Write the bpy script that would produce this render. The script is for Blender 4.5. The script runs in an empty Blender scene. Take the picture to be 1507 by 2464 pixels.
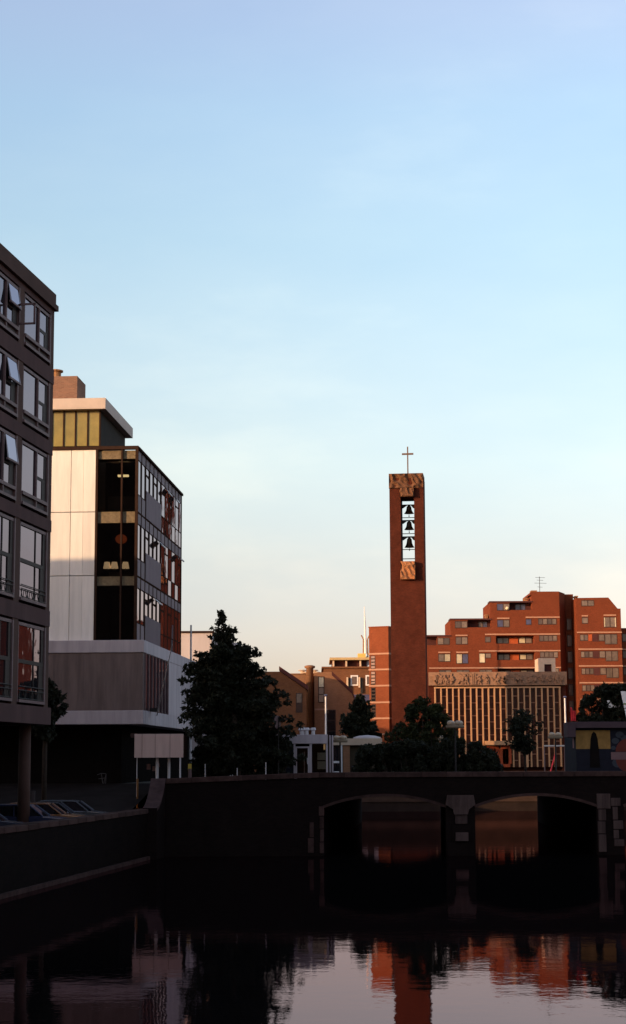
import bpy, bmesh, math, random
import numpy as np
from mathutils import Vector, Matrix

# ------------------------------------------------------------------ camera, sky, sun, exposure
SC = bpy.context.scene
COL = SC.collection
PW, PH, PF = 1507.0, 2464.0, 4200.0          # photograph units used for measuring, focal length in them
CX, CY, HZ = PW / 2, PH / 2, 1832.0
PITCH = math.atan((HZ - CY) / PF)
ROLL = 0.0045
CAMZ = 4.75
_f = Vector((0, math.cos(PITCH), math.sin(PITCH)))
_u = Vector((0, -math.sin(PITCH), math.cos(PITCH)))
_r = Vector((1, 0, 0))
RGT = _r * math.cos(ROLL) - _u * math.sin(ROLL)
UPV = _r * math.sin(ROLL) + _u * math.cos(ROLL)
cam_d = bpy.data.cameras.new('camera')
cam = bpy.data.objects.new('camera', cam_d)
COL.objects.link(cam)
cam_d.sensor_fit = 'VERTICAL'
cam_d.sensor_height = 36.0
cam_d.lens = PF / PH * 36.0
cam_d.clip_start = 0.5
cam_d.clip_end = 6000
m4 = Matrix((RGT, UPV, -_f)).transposed().to_4x4()
m4.translation = Vector((0, 0, CAMZ))
cam.matrix_world = m4
SC.camera = cam

SUN_EL, SUN_AZ = 9.0, 235.5                    # azimuth clockwise from +Y: behind the camera, to the left
W = bpy.data.worlds.new('World')
SC.world = W
W.use_nodes = True
wn, wl = W.node_tree.nodes, W.node_tree.links
wn.clear()
w_out = wn.new('ShaderNodeOutputWorld')
w_bg = wn.new('ShaderNodeBackground')
w_bg.inputs['Strength'].default_value = 0.15
sky = wn.new('ShaderNodeTexSky')
sky.sky_type = 'NISHITA'
sky.sun_disc = False
sky.sun_elevation = math.radians(SUN_EL)
sky.sun_rotation = math.radians(SUN_AZ)
sky.air_density = 1.0
sky.dust_density = 1.0
sky.ozone_density = 1.0
SKY_STOPS = [(0.0, (0.80, 0.79, 1.30)), (0.008, (0.80, 0.79, 1.30)), (0.028, (0.68, 0.585, 0.84)), (0.054, (0.635, 0.535, 0.72)), (0.112, (0.755, 0.625, 0.685)),
             (0.168, (0.97, 0.82, 0.79)), (0.293, (1.07, 0.99, 0.94)), (0.36, (1.14, 1.05, 1.03)), (0.408, (1.27, 1.06, 1.06))]
# evening air: a warm pale band at the horizon, cyan-white above it, soft blue higher up; the same all round
w_tc = wn.new('ShaderNodeTexCoord')
w_sep = wn.new('ShaderNodeSeparateXYZ')
wl.new(w_tc.outputs['Generated'], w_sep.inputs[0])
w_ramp = wn.new('ShaderNodeValToRGB')
wl.new(w_sep.outputs['Z'], w_ramp.inputs[0])
cr = w_ramp.color_ramp
cr.interpolation = 'EASE'
def _stops(ramp, stops):
    while len(ramp.elements) > 1:
        ramp.elements.remove(ramp.elements[-1])
    ramp.elements[0].position = stops[0][0]
    ramp.elements[0].color = (*stops[0][1], 1)
    for p, c in stops[1:]:
        e = ramp.elements.new(p)
        e.color = (*c, 1)
cr.interpolation = 'LINEAR'
_stops(cr, [(p, tuple(v / 1.5 for v in c)) for p, c in SKY_STOPS])
w_mul = wn.new('ShaderNodeMix')
w_mul.data_type = 'RGBA'
w_mul.blend_type = 'MULTIPLY'
w_mul.inputs[0].default_value = 1.0
wl.new(sky.outputs[0], w_mul.inputs[6])
wl.new(w_ramp.outputs[0], w_mul.inputs[7])
# thin high cirrus, barely brighter than the blue
w_map = wn.new('ShaderNodeMapping')
w_map.inputs['Scale'].default_value = (2.2, 2.2, 6.5)
w_map.inputs['Rotation'].default_value = (0.10, 0.24, 0.3)
wl.new(w_tc.outputs['Generated'], w_map.inputs[0])
w_noi = wn.new('ShaderNodeTexNoise')
w_noi.inputs['Scale'].default_value = 1.7
w_noi.inputs['Detail'].default_value = 7
w_noi.inputs['Roughness'].default_value = 0.55
wl.new(w_map.outputs[0], w_noi.inputs['Vector'])
w_cr = wn.new('ShaderNodeValToRGB')
_stops(w_cr.color_ramp, [(0.36, (1.38, 1.43, 1.47)), (0.56, (1.50, 1.50, 1.49)), (0.72, (1.74, 1.64, 1.54))])
wl.new(w_noi.outputs['Fac'], w_cr.inputs[0])
w_mul2 = wn.new('ShaderNodeMix')
w_mul2.data_type = 'RGBA'
w_mul2.blend_type = 'MULTIPLY'
w_mul2.inputs[0].default_value = 1.0
wl.new(w_mul.outputs[2], w_mul2.inputs[6])
wl.new(w_cr.outputs[0], w_mul2.inputs[7])
wl.new(w_mul2.outputs[2], w_bg.inputs['Color'])
wl.new(w_bg.outputs[0], w_out.inputs['Surface'])

sun_d = bpy.data.lights.new('sun', 'SUN')
sun = bpy.data.objects.new('sun', sun_d)
COL.objects.link(sun)
sun_d.energy = 2.1
sun_d.angle = math.radians(0.53)
sun_d.color = (1.0, 0.66, 0.36)
_az, _el = math.radians(SUN_AZ), math.radians(SUN_EL)
TO_SUN = Vector((math.sin(_az) * math.cos(_el), math.cos(_az) * math.cos(_el), math.sin(_el)))
sun.rotation_euler = TO_SUN.to_track_quat('Z', 'Y').to_euler()
sun.location = TO_SUN * 300

SC.view_settings.view_transform = 'Standard'
SC.view_settings.look = 'None'
SC.view_settings.gamma = 1
SC.view_settings.exposure = 1.2
SC.view_settings.use_curve_mapping = False

# ------------------------------------------------------------------ measuring helpers
def ray(px, py):
    a, b = (px - CX) / PF, (CY - py) / PF
    return (_f + RGT * a + UPV * b)
def at(px, py, Y):
    """point of the world seen at a photograph position, on the plane Y metres ahead"""
    d = ray(px, py)
    t = Y / d.y
    return Vector((d.x * t, Y, CAMZ + d.z * t))
class Frame:
    """a building's own axes: x along its front, y into it, z up; base at height bz"""
    def __init__(s, ox, oy, bz, ang):
        s.o = Vector((ox, oy, bz)); s.ang = ang
        s.ux = Vector((math.cos(ang), math.sin(ang), 0)); s.uy = Vector((-math.sin(ang), math.cos(ang), 0))
    def loc(s, p):
        d = p - s.o
        return Vector((d.dot(s.ux), d.dot(s.uy), d.z))
    def hit(s, px, py, k=0.0, axis='y'):
        n = s.uy if axis == 'y' else s.ux
        d = ray(px, py); c = Vector((0, 0, CAMZ))
        t = (k - (c - s.o).dot(n)) / d.dot(n)
        return s.loc(c + d * t)
    def rect(s, x0, y0, x1, y1, k=0.0):
        xm, ym = (x0 + x1) / 2, (y0 + y1) / 2
        a, b = s.hit(x0, ym, k), s.hit(x1, ym, k)
        return a.x, b.x, s.hit(xm, y1, k).z, s.hit(xm, y0, k).z

# ------------------------------------------------------------------ mesh helpers
class MB:
    def __init__(s): s.v = []; s.f = []
    def poly(s, pts):
        i = len(s.v); s.v += [tuple(p) for p in pts]; s.f.append(tuple(range(i, i + len(pts)))); return s
    def box(s, x0, x1, y0, y1, z0, z1):
        if x0 > x1: x0, x1 = x1, x0
        if y0 > y1: y0, y1 = y1, y0
        if z0 > z1: z0, z1 = z1, z0
        i = len(s.v)
        s.v += [(x0,y0,z0),(x1,y0,z0),(x1,y1,z0),(x0,y1,z0),(x0,y0,z1),(x1,y0,z1),(x1,y1,z1),(x0,y1,z1)]
        s.f += [(i,i+3,i+2,i+1),(i+4,i+5,i+6,i+7),(i,i+1,i+5,i+4),(i+1,i+2,i+6,i+5),(i+2,i+3,i+7,i+6),(i+3,i,i+4,i+7)]
        return s
    def prism(s, pts, y0, y1):
        """polygon in x,z (counter-clockwise seen from -y) pushed from y0 to y1"""
        n = len(pts); i = len(s.v)
        s.v += [(x, y0, z) for x, z in pts] + [(x, y1, z) for x, z in pts]
        s.f.append(tuple(range(i, i + n))); s.f.append(tuple(range(i + 2*n - 1, i + n - 1, -1)))
        for k in range(n):
            l = (k + 1) % n
            s.f.append((i + l, i + k, i + n + k, i + n + l))
        return s
    def plan(s, pts, z0, z1):
        """polygon in x,y (counter-clockwise from above) raised from z0 to z1"""
        n = len(pts); i = len(s.v)
        s.v += [(x, y, z0) for x, y in pts] + [(x, y, z1) for x, y in pts]
        s.f.append(tuple(range(i + n - 1, i - 1, -1))); s.f.append(tuple(range(i + n, i + 2*n)))
        for k in range(n):
            l = (k + 1) % n
            s.f.append((i + k, i + l, i + n + l, i + n + k))
        return s
    def lathe(s, prof, seg=16, c=(0, 0, 0)):
        i = len(s.v); n = len(prof)
        for r, z in prof:
            for k in range(seg):
                a = 2 * math.pi * k / seg
                s.v.append((c[0] + r * math.cos(a), c[1] + r * math.sin(a), c[2] + z))
        for j in range(n - 1):
            for k in range(seg):
                l = (k + 1) % seg
                s.f.append((i + j*seg + k, i + j*seg + l, i + (j+1)*seg + l, i + (j+1)*seg + k))
        s.f.append(tuple(i + k for k in range(seg - 1, -1, -1)))
        s.f.append(tuple(i + (n-1)*seg + k for k in range(seg)))
        return s
    def tube(s, pts, rads, seg=8):
        pts = [Vector(p) for p in pts]
        if not hasattr(rads, '__len__'): rads = [rads] * len(pts)
        i = len(s.v)
        for k, p in enumerate(pts):
            d = (pts[min(k+1, len(pts)-1)] - pts[max(k-1, 0)]).normalized()
            a = d.cross(Vector((0.3, 0.9, 0.1))).normalized(); b = d.cross(a)
            for q in range(seg):
                t = 2 * math.pi * q / seg
                s.v.append(tuple(p + (a * math.cos(t) + b * math.sin(t)) * rads[k]))
        for k in range(len(pts) - 1):
            for q in range(seg):
                r = (q + 1) % seg
                s.f.append((i + k*seg + q, i + k*seg + r, i + (k+1)*seg + r, i + (k+1)*seg + q))
        s.f.append(tuple(i + q for q in range(seg - 1, -1, -1)))
        s.f.append(tuple(i + (len(pts)-1)*seg + q for q in range(seg)))
        return s
    def build(s, name, m, parent=None, smooth=False, bevel=0):
        me = bpy.data.meshes.new(name)
        me.from_pydata(s.v, [], s.f)
        if bevel or True:
            bm = bmesh.new(); bm.from_mesh(me)
            bmesh.ops.recalc_face_normals(bm, faces=bm.faces)
            if bevel:
                bmesh.ops.bevel(bm, geom=[e for e in bm.edges if len(e.link_faces) == 2 and e.calc_face_angle(0) > 0.6], offset=bevel, segments=1, affect='EDGES')
            bm.to_mesh(me); bm.free()
        if smooth:
            for p in me.polygons: p.use_smooth = True
        me.materials.append(m)
        o = bpy.data.objects.new(name, me)
        COL.objects.link(o)
        if parent is not None: o.parent = parent
        return o
def thing(name, label, cat, loc=(0, 0, 0), rz=0.0, group=None):
    o = bpy.data.objects.new(name, None)
    COL.objects.link(o)
    o.empty_display_size = 0.5
    o.location = loc; o.rotation_euler = (0, 0, rz)
    o['label'] = label; o['category'] = cat
    if group: o['group'] = group
    return o
def tag(o, label, cat, group=None):
    o['label'] = label; o['category'] = cat
    if group: o['group'] = group
    return o
def struct(o):
    o['kind'] = 'structure'; return o
def fthing(name, label, cat, fr, group=None):
    return thing(name, label, cat, fr.o, fr.ang, group)
def copy_obj(o, parent, loc=None):
    c = o.copy(); COL.objects.link(c); c.parent = parent
    if loc is not None: c.location = loc
    return c

# ------------------------------------------------------------------ materials
def _new(name):
    m = bpy.data.materials.new(name); m.use_nodes = True
    n, l = m.node_tree.nodes, m.node_tree.links
    return m, n, l, n['Principled BSDF']
def _vary(n, l, col, amt, scale, detail=6, streak=False, coord='Object'):
    tc = n.new('ShaderNodeTexCoord'); src = tc.outputs[coord]
    if streak:
        mp = n.new('ShaderNodeMapping'); mp.inputs['Scale'].default_value = (1, 1, 0.12)
        l.new(src, mp.inputs[0]); src = mp.outputs[0]
    nz = n.new('ShaderNodeTexNoise'); nz.inputs['Scale'].default_value = scale; nz.inputs['Detail'].default_value = detail
    nz.inputs['Roughness'].default_value = 0.65
    l.new(src, nz.inputs['Vector'])
    r = n.new('ShaderNodeValToRGB'); l.new(nz.outputs['Fac'], r.inputs[0])
    _stops(r.color_ramp, [(0.28, tuple(c * (1 - amt) for c in col)), (0.72, tuple(min(1, c * (1 + amt)) for c in col))])
    return r.outputs[0], nz
def mat(name, col, rough=0.85, amt=0.18, scale=1.5, bump=0.0, bscale=30, metal=0.0, streak=False, spec=0.12, emit=None, estr=0, piece=0.0):
    m, n, l, b = _new(name)
    b.inputs['Roughness'].default_value = rough; b.inputs['Metallic'].default_value = metal
    b.inputs['Specular IOR Level'].default_value = spec
    if amt > 0:
        out, _ = _vary(n, l, col, amt, scale, streak=streak)
        if piece:          # pieces of one kind are never quite the same shade
            oi = n.new('ShaderNodeObjectInfo'); mr = n.new('ShaderNodeMapRange'); mr.inputs[3].default_value = 1 - piece; mr.inputs[4].default_value = 1 + piece * .5
            l.new(oi.outputs['Random'], mr.inputs[0])
            mx = n.new('ShaderNodeMix'); mx.data_type = 'RGBA'; mx.blend_type = 'MULTIPLY'; mx.inputs[0].default_value = 1
            l.new(out, mx.inputs[6]); l.new(mr.outputs[0], mx.inputs[7]); out = mx.outputs[2]
        l.new(out, b.inputs['Base Color'])
    else: b.inputs['Base Color'].default_value = (*col, 1)
    if bump:
        tc = n.new('ShaderNodeTexCoord'); nz = n.new('ShaderNodeTexNoise'); nz.inputs['Scale'].default_value = bscale; nz.inputs['Detail'].default_value = 5
        l.new(tc.outputs['Object'], nz.inputs['Vector'])
        bp = n.new('ShaderNodeBump'); bp.inputs['Strength'].default_value = bump; bp.inputs['Distance'].default_value = 0.03
        l.new(nz.outputs['Fac'], bp.inputs['Height']); l.new(bp.outputs[0], b.inputs['Normal'])
    if emit:
        b.inputs['Emission Color'].default_value = (*emit, 1); b.inputs['Emission Strength'].default_value = estr
    return m
def brick(name, c1, c2, mortar, bw=0.23, bh=0.075, amt=0.32, nscale=0.6, rough=0.9, msize=0.012):
    m, n, l, b = _new(name)
    tc = n.new('ShaderNodeTexCoord'); sp = n.new('ShaderNodeSeparateXYZ'); l.new(tc.outputs['Object'], sp.inputs[0])
    ad = n.new('ShaderNodeMath'); ad.operation = 'ADD'; l.new(sp.outputs['X'], ad.inputs[0]); l.new(sp.outputs['Y'], ad.inputs[1])
    cb = n.new('ShaderNodeCombineXYZ'); l.new(ad.outputs[0], cb.inputs['X']); l.new(sp.outputs['Z'], cb.inputs['Y'])
    bt = n.new('ShaderNodeTexBrick'); l.new(cb.outputs[0], bt.inputs['Vector'])
    bt.inputs['Scale'].default_value = 1.0; bt.inputs['Brick Width'].default_value = bw; bt.inputs['Row Height'].default_value = bh
    bt.inputs['Mortar Size'].default_value = msize; bt.inputs['Bias'].default_value = 0.0
    bt.inputs['Color1'].default_value = (*c1, 1); bt.inputs['Color2'].default_value = (*c2, 1); bt.inputs['Mortar'].default_value = (*mortar, 1)
    nz = n.new('ShaderNodeTexNoise'); nz.inputs['Scale'].default_value = nscale; nz.inputs['Detail'].default_value = 12; nz.inputs['Roughness'].default_value = 0.82
    l.new(tc.outputs['Object'], nz.inputs['Vector'])
    rp = n.new('ShaderNodeValToRGB'); _stops(rp.color_ramp, [(0.3, (1 - amt,) * 3), (0.7, (1, 1, 1))]); l.new(nz.outputs['Fac'], rp.inputs[0])
    mx = n.new('ShaderNodeMix'); mx.data_type = 'RGBA'; mx.blend_type = 'MULTIPLY'; mx.inputs[0].default_value = 1
    l.new(bt.outputs['Color'], mx.inputs[6]); l.new(rp.outputs[0], mx.inputs[7]); l.new(mx.outputs[2], b.inputs['Base Color'])
    bp = n.new('ShaderNodeBump'); bp.inputs['Strength'].default_value = 0.35; bp.inputs['Distance'].default_value = 0.01; bp.invert = True
    l.new(bt.outputs['Fac'], bp.inputs['Height']); l.new(bp.outputs[0], b.inputs['Normal'])
    b.inputs['Roughness'].default_value = rough; b.inputs['Specular IOR Level'].default_value = 0.03
    return m
def reflecting(name, base, tint, ior, rough):
    """dark body under a mirror-like surface whose reflection is given a rosy film-like cast by the tint"""
    m, n, l, b = _new(name); n.remove(b)
    d = n.new('ShaderNodeBsdfDiffuse'); d.inputs[0].default_value = (*base, 1)
    g = n.new('ShaderNodeBsdfGlossy'); g.inputs['Color'].default_value = (*tint, 1); g.inputs['Roughness'].default_value = rough
    fr = n.new('ShaderNodeFresnel'); fr.inputs['IOR'].default_value = ior
    mx = n.new('ShaderNodeMixShader'); l.new(fr.outputs[0], mx.inputs[0]); l.new(d.outputs[0], mx.inputs[1]); l.new(g.outputs[0], mx.inputs[2])
    l.new(mx.outputs[0], n['Material Output'].inputs['Surface'])
    def bump(socket):
        for q in (d, g, fr): l.new(socket, q.inputs['Normal'])
    return m, n, l, bump
def dark_glass(name, col=(0.012, 0.012, 0.014), rough=0.02, wav=0.06, tint=(0.80, 0.66, 0.74), ior=1.5):
    m, n, l, bump = reflecting(name, col, tint, ior, rough)
    tc = n.new('ShaderNodeTexCoord'); nz = n.new('ShaderNodeTexNoise'); nz.inputs['Scale'].default_value = 0.8; nz.inputs['Detail'].default_value = 2
    l.new(tc.outputs['Object'], nz.inputs['Vector'])
    bp = n.new('ShaderNodeBump'); bp.inputs['Strength'].default_value = wav; bp.inputs['Distance'].default_value = 0.1
    l.new(nz.outputs['Fac'], bp.inputs['Height']); bump(bp.outputs[0])
    return m
def clear_glass(name, tint=(0.75, 0.72, 0.68)):
    m, n, l, b = _new(name); n.remove(b)
    t = n.new('ShaderNodeBsdfTransparent'); t.inputs[0].default_value = (*tint, 1)
    g = n.new('ShaderNodeBsdfGlossy'); g.inputs['Roughness'].default_value = 0.02
    fr = n.new('ShaderNodeFresnel'); fr.inputs['IOR'].default_value = 1.5
    mx = n.new('ShaderNodeMixShader'); l.new(fr.outputs[0], mx.inputs[0]); l.new(t.outputs[0], mx.inputs[1]); l.new(g.outputs[0], mx.inputs[2])
    l.new(mx.outputs[0], n['Material Output'].inputs['Surface'])
    return m
def leafmat(name, col, amt=0.5):
    m, n, l, b = _new(name)
    out, nz = _vary(n, l, col, amt, 1.3, detail=4)
    l.new(out, b.inputs['Base Color']); b.inputs['Roughness'].default_value = 0.7; b.inputs['Specular IOR Level'].default_value = 0.2
    tr = n.new('ShaderNodeBsdfTranslucent'); l.new(out, tr.inputs[0])
    mx = n.new('ShaderNodeMixShader'); mx.inputs[0].default_value = 0.25
    l.new(b.outputs[0], mx.inputs[1]); l.new(tr.outputs[0], mx.inputs[2]); l.new(mx.outputs[0], n['Material Output'].inputs['Surface'])
    return m

M = {}
M['office_concrete'] = mat('office_concrete', (0.080, 0.043, 0.040), 0.9, 0.25, 0.8, 0.3, 20, streak=True)
M['office_roof_band'] = mat('office_roof_band', (0.080, 0.044, 0.035), 0.9, 0.2, 0.7, 0.2, 20)
M['office_frame'] = mat('office_frame', (0.155, 0.098, 0.096), 0.6, 0.2, 2)
M['dark_wood'] = mat('dark_wood', (0.03, 0.018, 0.016), 0.6, 0.3, 4)
M['office_panel'] = mat('office_panel', (0.07, 0.055, 0.055), 0.7, 0.2, 2)
M['glass'] = dark_glass('glass', tint=(0.90, 0.74, 0.82), ior=1.75)
M['tower_glass'] = dark_glass('tower_glass', (0.012, 0.010, 0.010), tint=(0.84, 0.74, 0.80), ior=1.7)
M['glass_b'] = dark_glass('glass_blue', (0.02, 0.022, 0.035))
M['clear'] = clear_glass('clear_glass')
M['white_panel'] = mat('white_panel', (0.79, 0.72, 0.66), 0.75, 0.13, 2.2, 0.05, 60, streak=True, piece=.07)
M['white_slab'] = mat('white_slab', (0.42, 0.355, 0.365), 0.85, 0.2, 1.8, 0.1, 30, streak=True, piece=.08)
M['aggregate'] = mat('aggregate', (0.16, 0.115, 0.105), 0.95, 0.3, 2.2, 0.5, 60, streak=True)
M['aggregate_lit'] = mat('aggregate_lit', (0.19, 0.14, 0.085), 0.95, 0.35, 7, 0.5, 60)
M['bronze'] = mat('bronze', (0.040, 0.022, 0.016), 0.95, 0.2, 3, spec=0.0)
M['purple_panel'] = mat('purple_panel', (0.165, 0.12, 0.14), 0.6, 0.15, 1.5, streak=True, piece=.2)
M['olive_pane'] = mat('olive_pane', (0.26, 0.195, 0.045), 0.25, 0.25, 0.9, spec=0.5, piece=.15)
M['roof_fascia'] = mat('roof_fascia', (0.52, 0.42, 0.36), 0.8, 0.08, 1.5)
M['fascia_side'] = mat('fascia_side', (0.42, 0.35, 0.36), 0.8, 0.08, 1.5)
M['room'] = mat('room', (0.028, 0.022, 0.018), 0.9, 0.2, 1)
M['room_sill'] = mat('room_sill', (0.06, 0.045, 0.03), 0.9, 0.2, 1)
M['chimney_brick'] = brick('chimney_brick', (0.30, 0.15, 0.10), (0.22, 0.11, 0.075), (0.25, 0.17, 0.13))
M['white_paint'] = mat('white_paint', (0.72, 0.66, 0.64), 0.5, 0.06, 3)
M['pale_metal'] = mat('pale_metal', (0.50, 0.46, 0.46), 0.45, 0.08, 3)
M['dark_metal'] = mat('dark_metal', (0.03, 0.026, 0.025), 0.5, 0.15, 3)
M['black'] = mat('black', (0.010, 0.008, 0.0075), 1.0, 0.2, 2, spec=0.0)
M['brick_red'] = brick('brick_red', (0.225, 0.052, 0.022), (0.175, 0.040, 0.018), (0.18, 0.055, 0.03))
M['brick_stair'] = brick('brick_stair', (0.28, 0.068, 0.028), (0.24, 0.056, 0.023), (0.24, 0.085, 0.045))
M['brick_tower'] = brick('brick_tower', (0.115, 0.026, 0.015), (0.078, 0.019, 0.012), (0.085, 0.030, 0.020), amt=0.55, nscale=0.7)
M['brick_brown'] = brick('brick_brown', (0.19, 0.072, 0.032), (0.15, 0.056, 0.025), (0.2, 0.1, 0.06))
M['brick_gable'] = brick('brick_gable', (0.36, 0.165, 0.085), (0.30, 0.13, 0.065), (0.29, 0.16, 0.1))
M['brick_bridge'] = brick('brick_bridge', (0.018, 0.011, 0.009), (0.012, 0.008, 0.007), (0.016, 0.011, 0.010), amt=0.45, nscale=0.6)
M['string_course'] = mat('string_course', (0.42, 0.22, 0.145), 0.85, 0.1, 3)
M['stone_relief'] = mat('stone_relief', (0.30, 0.165, 0.105), 0.9, 0.28, 2.5, 0.4, 12)
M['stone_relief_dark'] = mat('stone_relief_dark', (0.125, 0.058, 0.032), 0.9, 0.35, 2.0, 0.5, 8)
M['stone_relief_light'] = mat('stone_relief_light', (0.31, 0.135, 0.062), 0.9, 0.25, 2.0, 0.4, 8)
M['fin'] = mat('fin', (0.47, 0.250, 0.135), 0.85, 0.1, 2)
M['stained'] = mat('stained', (0.060, 0.022, 0.015), 0.25, 0.5, 1.5)
M['red_door'] = mat('red_door', (0.34, 0.06, 0.022), 0.6, 0.2, 2)
M['apt_frame'] = mat('apt_frame', (0.05, 0.028, 0.022), 0.6, 0.1, 3)
M['apt_curtain'] = mat('apt_curtain', (0.17, 0.115, 0.085), 0.2, 0.3, 1.2, spec=0.6, piece=.35)
M['apt_curtain2'] = mat('apt_curtain2', (0.11, 0.07, 0.055), 0.2, 0.3, 1.2, spec=0.6, piece=.35)
M['apt_bright'] = mat('apt_bright', (0.62, 0.50, 0.33), 0.3, 0.3, 1.2, spec=0.6, piece=.35)
M['apt_blue'] = mat('apt_blue', (0.06, 0.055, 0.11), 0.2, 0.3, 1.2, spec=0.6)
M['apt_dark'] = mat('apt_dark', (0.075, 0.026, 0.024), 0.8, 0.2, 1)
M['apt_red'] = mat('apt_red', (0.40, 0.085, 0.03), 0.7, 0.15, 2)
M['bell'] = mat('bell', (0.035, 0.024, 0.014), 0.4, 0.2, 4, metal=0.8)
M['cross'] = mat('cross', (0.13, 0.08, 0.06), 0.5, 0.1, 4)
M['stone_pier'] = mat('stone_pier', (0.084, 0.055, 0.048), 0.95, 0.45, 3, 0.4, 20, streak=True, spec=.04, piece=.25)
M['coping'] = mat('coping', (0.060, 0.034, 0.029), 0.95, 0.4, 2.5, 0.3, 20, spec=.04, piece=.3)
M['coping_sweep'] = mat('coping_sweep', (0.060, 0.036, 0.034), 0.95, 0.3, 2.5, 0.3, 20, spec=.03)
M['paving'] = mat('paving', (0.05, 0.042, 0.04), 0.95, 0.3, 0.8, 0.3, 10)
M['asphalt'] = mat('asphalt', (0.018, 0.014, 0.013), 1.0, 0.3, 0.8, 0.3, 20, spec=0.02)
M['earth'] = mat('earth', (0.05, 0.045, 0.038), 0.95, 0.3, 0.1)
M['cream'] = mat('cream', (0.58, 0.42, 0.30), 0.8, 0.12, 2)
M['canopy_panel'] = mat('canopy_panel', (0.52, 0.36, 0.31), 0.8, 0.12, 2.5, streak=True, piece=.08)
M['notice'] = mat('notice', (0.36, 0.36, 0.31), 0.7, 0.1, 3)
M['mural_navy'] = mat('mural_navy', (0.012, 0.012, 0.019), 0.8, 0.25, 2)
M['mural_yellow'] = mat('mural_yellow', (0.26, 0.145, 0.045), 0.8, 0.3, 2)
M['mural_red'] = mat('mural_red', (0.12, 0.030, 0.022), 0.8, 0.15, 2)
M['mural_pink'] = mat('mural_pink', (0.17, 0.10, 0.10), 0.8, 0.1, 2)
M['mural_grey'] = mat('mural_grey', (0.04, 0.045, 0.055), 0.8, 0.15, 2)
M['hut_slab'] = mat('hut_slab', (0.065, 0.042, 0.048), 0.85, 0.15, 2)
M['globe'] = mat('globe', (0.40, 0.30, 0.21), 0.35, 0.05, 3)
M['lamp_dish'] = mat('lamp_dish', (0.20, 0.15, 0.10), 0.6, 0.1, 3)
M['leaf_dark'] = leafmat('leaf_dark', (0.016, 0.017, 0.008))
M['leaf_green'] = leafmat('leaf_green', (0.028, 0.031, 0.009))
M['bark'] = mat('bark', (0.05, 0.036, 0.028), 0.95, 0.3, 6, 0.4, 20)
M['pale_wall'] = mat('pale_wall', (0.50, 0.43, 0.42), 0.9, 0.12, 0.6, streak=True)
M['rust'] = mat('rust', (0.30, 0.15, 0.07), 0.8, 0.2, 2)
M['yellow'] = mat('yellow', (0.50, 0.34, 0.06), 0.6, 0.1, 3)
M['orange_pole'] = mat('orange_pole', (0.20, 0.085, 0.03), 0.6, 0.2, 3)
M['sign_red'] = mat('sign_red', (0.75, 0.06, 0.07), 0.5, 0.15, 3)
M['sign_white'] = mat('sign_white', (0.86, 0.80, 0.76), 0.6, 0.05, 2)
M['sign_green'] = mat('sign_green', (0.16, 0.24, 0.05), 0.6, 0.1, 2)
M['tube_light'] = mat('tube_light', (0.9, 0.8, 0.5), 0.5, 0, emit=(1.0, 0.78, 0.38), estr=0.55)
M['dim_tube'] = mat('dim_tube', (0.9, 0.7, 0.4), 0.5, 0, emit=(1.0, 0.62, 0.28), estr=0.10)
M['red_lamp'] = mat('red_lamp', (0.42, 0.09, 0.035), 0.6, 0.12, 4, emit=(0.8, 0.16, 0.05), estr=0.05)
M['shade_lamp'] = mat('shade_lamp', (0.85, 0.66, 0.42), 0.7, 0.1, 4, emit=(1.0, 0.70, 0.40), estr=0.16)
M['tyre'] = mat('tyre', (0.015, 0.015, 0.015), 0.9, 0.1, 3)
M['chrome'] = mat('chrome', (0.5, 0.5, 0.5), 0.25, 0, metal=1.0)
M['lens'] = mat('lens', (0.5, 0.5, 0.48), 0.15, 0)
M['chalk'] = mat('chalk', (0.10, 0.095, 0.10), 0.9, 0.1, 8)

def water_mat():
    m, n, l, bump = reflecting('canal_water', (0.005, 0.0045, 0.0045), (0.73, 0.535, 0.56), 1.30, 0.015)
    tc = n.new('ShaderNodeTexCoord'); prev = None
    for sc_, st, di in ((0.45, 0.008, 0.6), (1.6, 0.0065, 0.3), (5.5, 0.016, 0.05)):
        nz = n.new('ShaderNodeTexNoise'); nz.inputs['Scale'].default_value = sc_; nz.inputs['Detail'].default_value = 3
        l.new(tc.outputs['Object'], nz.inputs['Vector'])
        bp = n.new('ShaderNodeBump'); bp.inputs['Strength'].default_value = st; bp.inputs['Distance'].default_value = di
        l.new(nz.outputs['Fac'], bp.inputs['Height'])
        if prev: l.new(prev.outputs[0], bp.inputs['Normal'])
        prev = bp
    bump(prev.outputs[0])
    return m
M['water'] = water_mat()
RND = random.Random(7)

# ------------------------------------------------------------------ the setting: water, banks, streets
QS = math.tan(math.radians(6.75))
def quay_x(Y): return -11.2 + (Y - 62.5) * QS
TB = math.tan(math.radians(3.77))              # the tunnel and the white block run 3.8 degrees to the right
def sheet(name, pts, m):
    b = MB(); b.poly(pts); return struct(b.build(name, m))
sheet('canal_water', [(-16, -70, 0), (60, -70, 0), (60, 168.5, 0), (-16, 168.5, 0)], M['water'])
STREET, DECK, FAR = 1.6, 3.70, 3.6
b = MB()
qi = 0.5
b.poly([(-600, -70, STREET), (quay_x(-70) - qi, -70, STREET), (quay_x(82) - qi, 82, STREET), (-600, 82, STREET)])
b.poly([(-600, 82, STREET), (quay_x(82) - qi, 82, STREET), (-8.6, 97, FAR), (-600, 97, FAR)])
struct(b.build('quay_street', M['asphalt']))
sheet('plaza', [(-8.6, 90.5, DECK), (60, 90.5, DECK), (60, 141, DECK), (-8.6, 141, DECK)], M['paving'])
b = MB()
b.poly([(-600, 97, FAR), (-8.6, 97, FAR), (-8.6, 141, FAR), (-600, 141, FAR)])
b.poly([(-600, 141, FAR), (-2, 141, FAR), (-2, 168.4, FAR), (-600, 168.4, FAR)])
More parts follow.
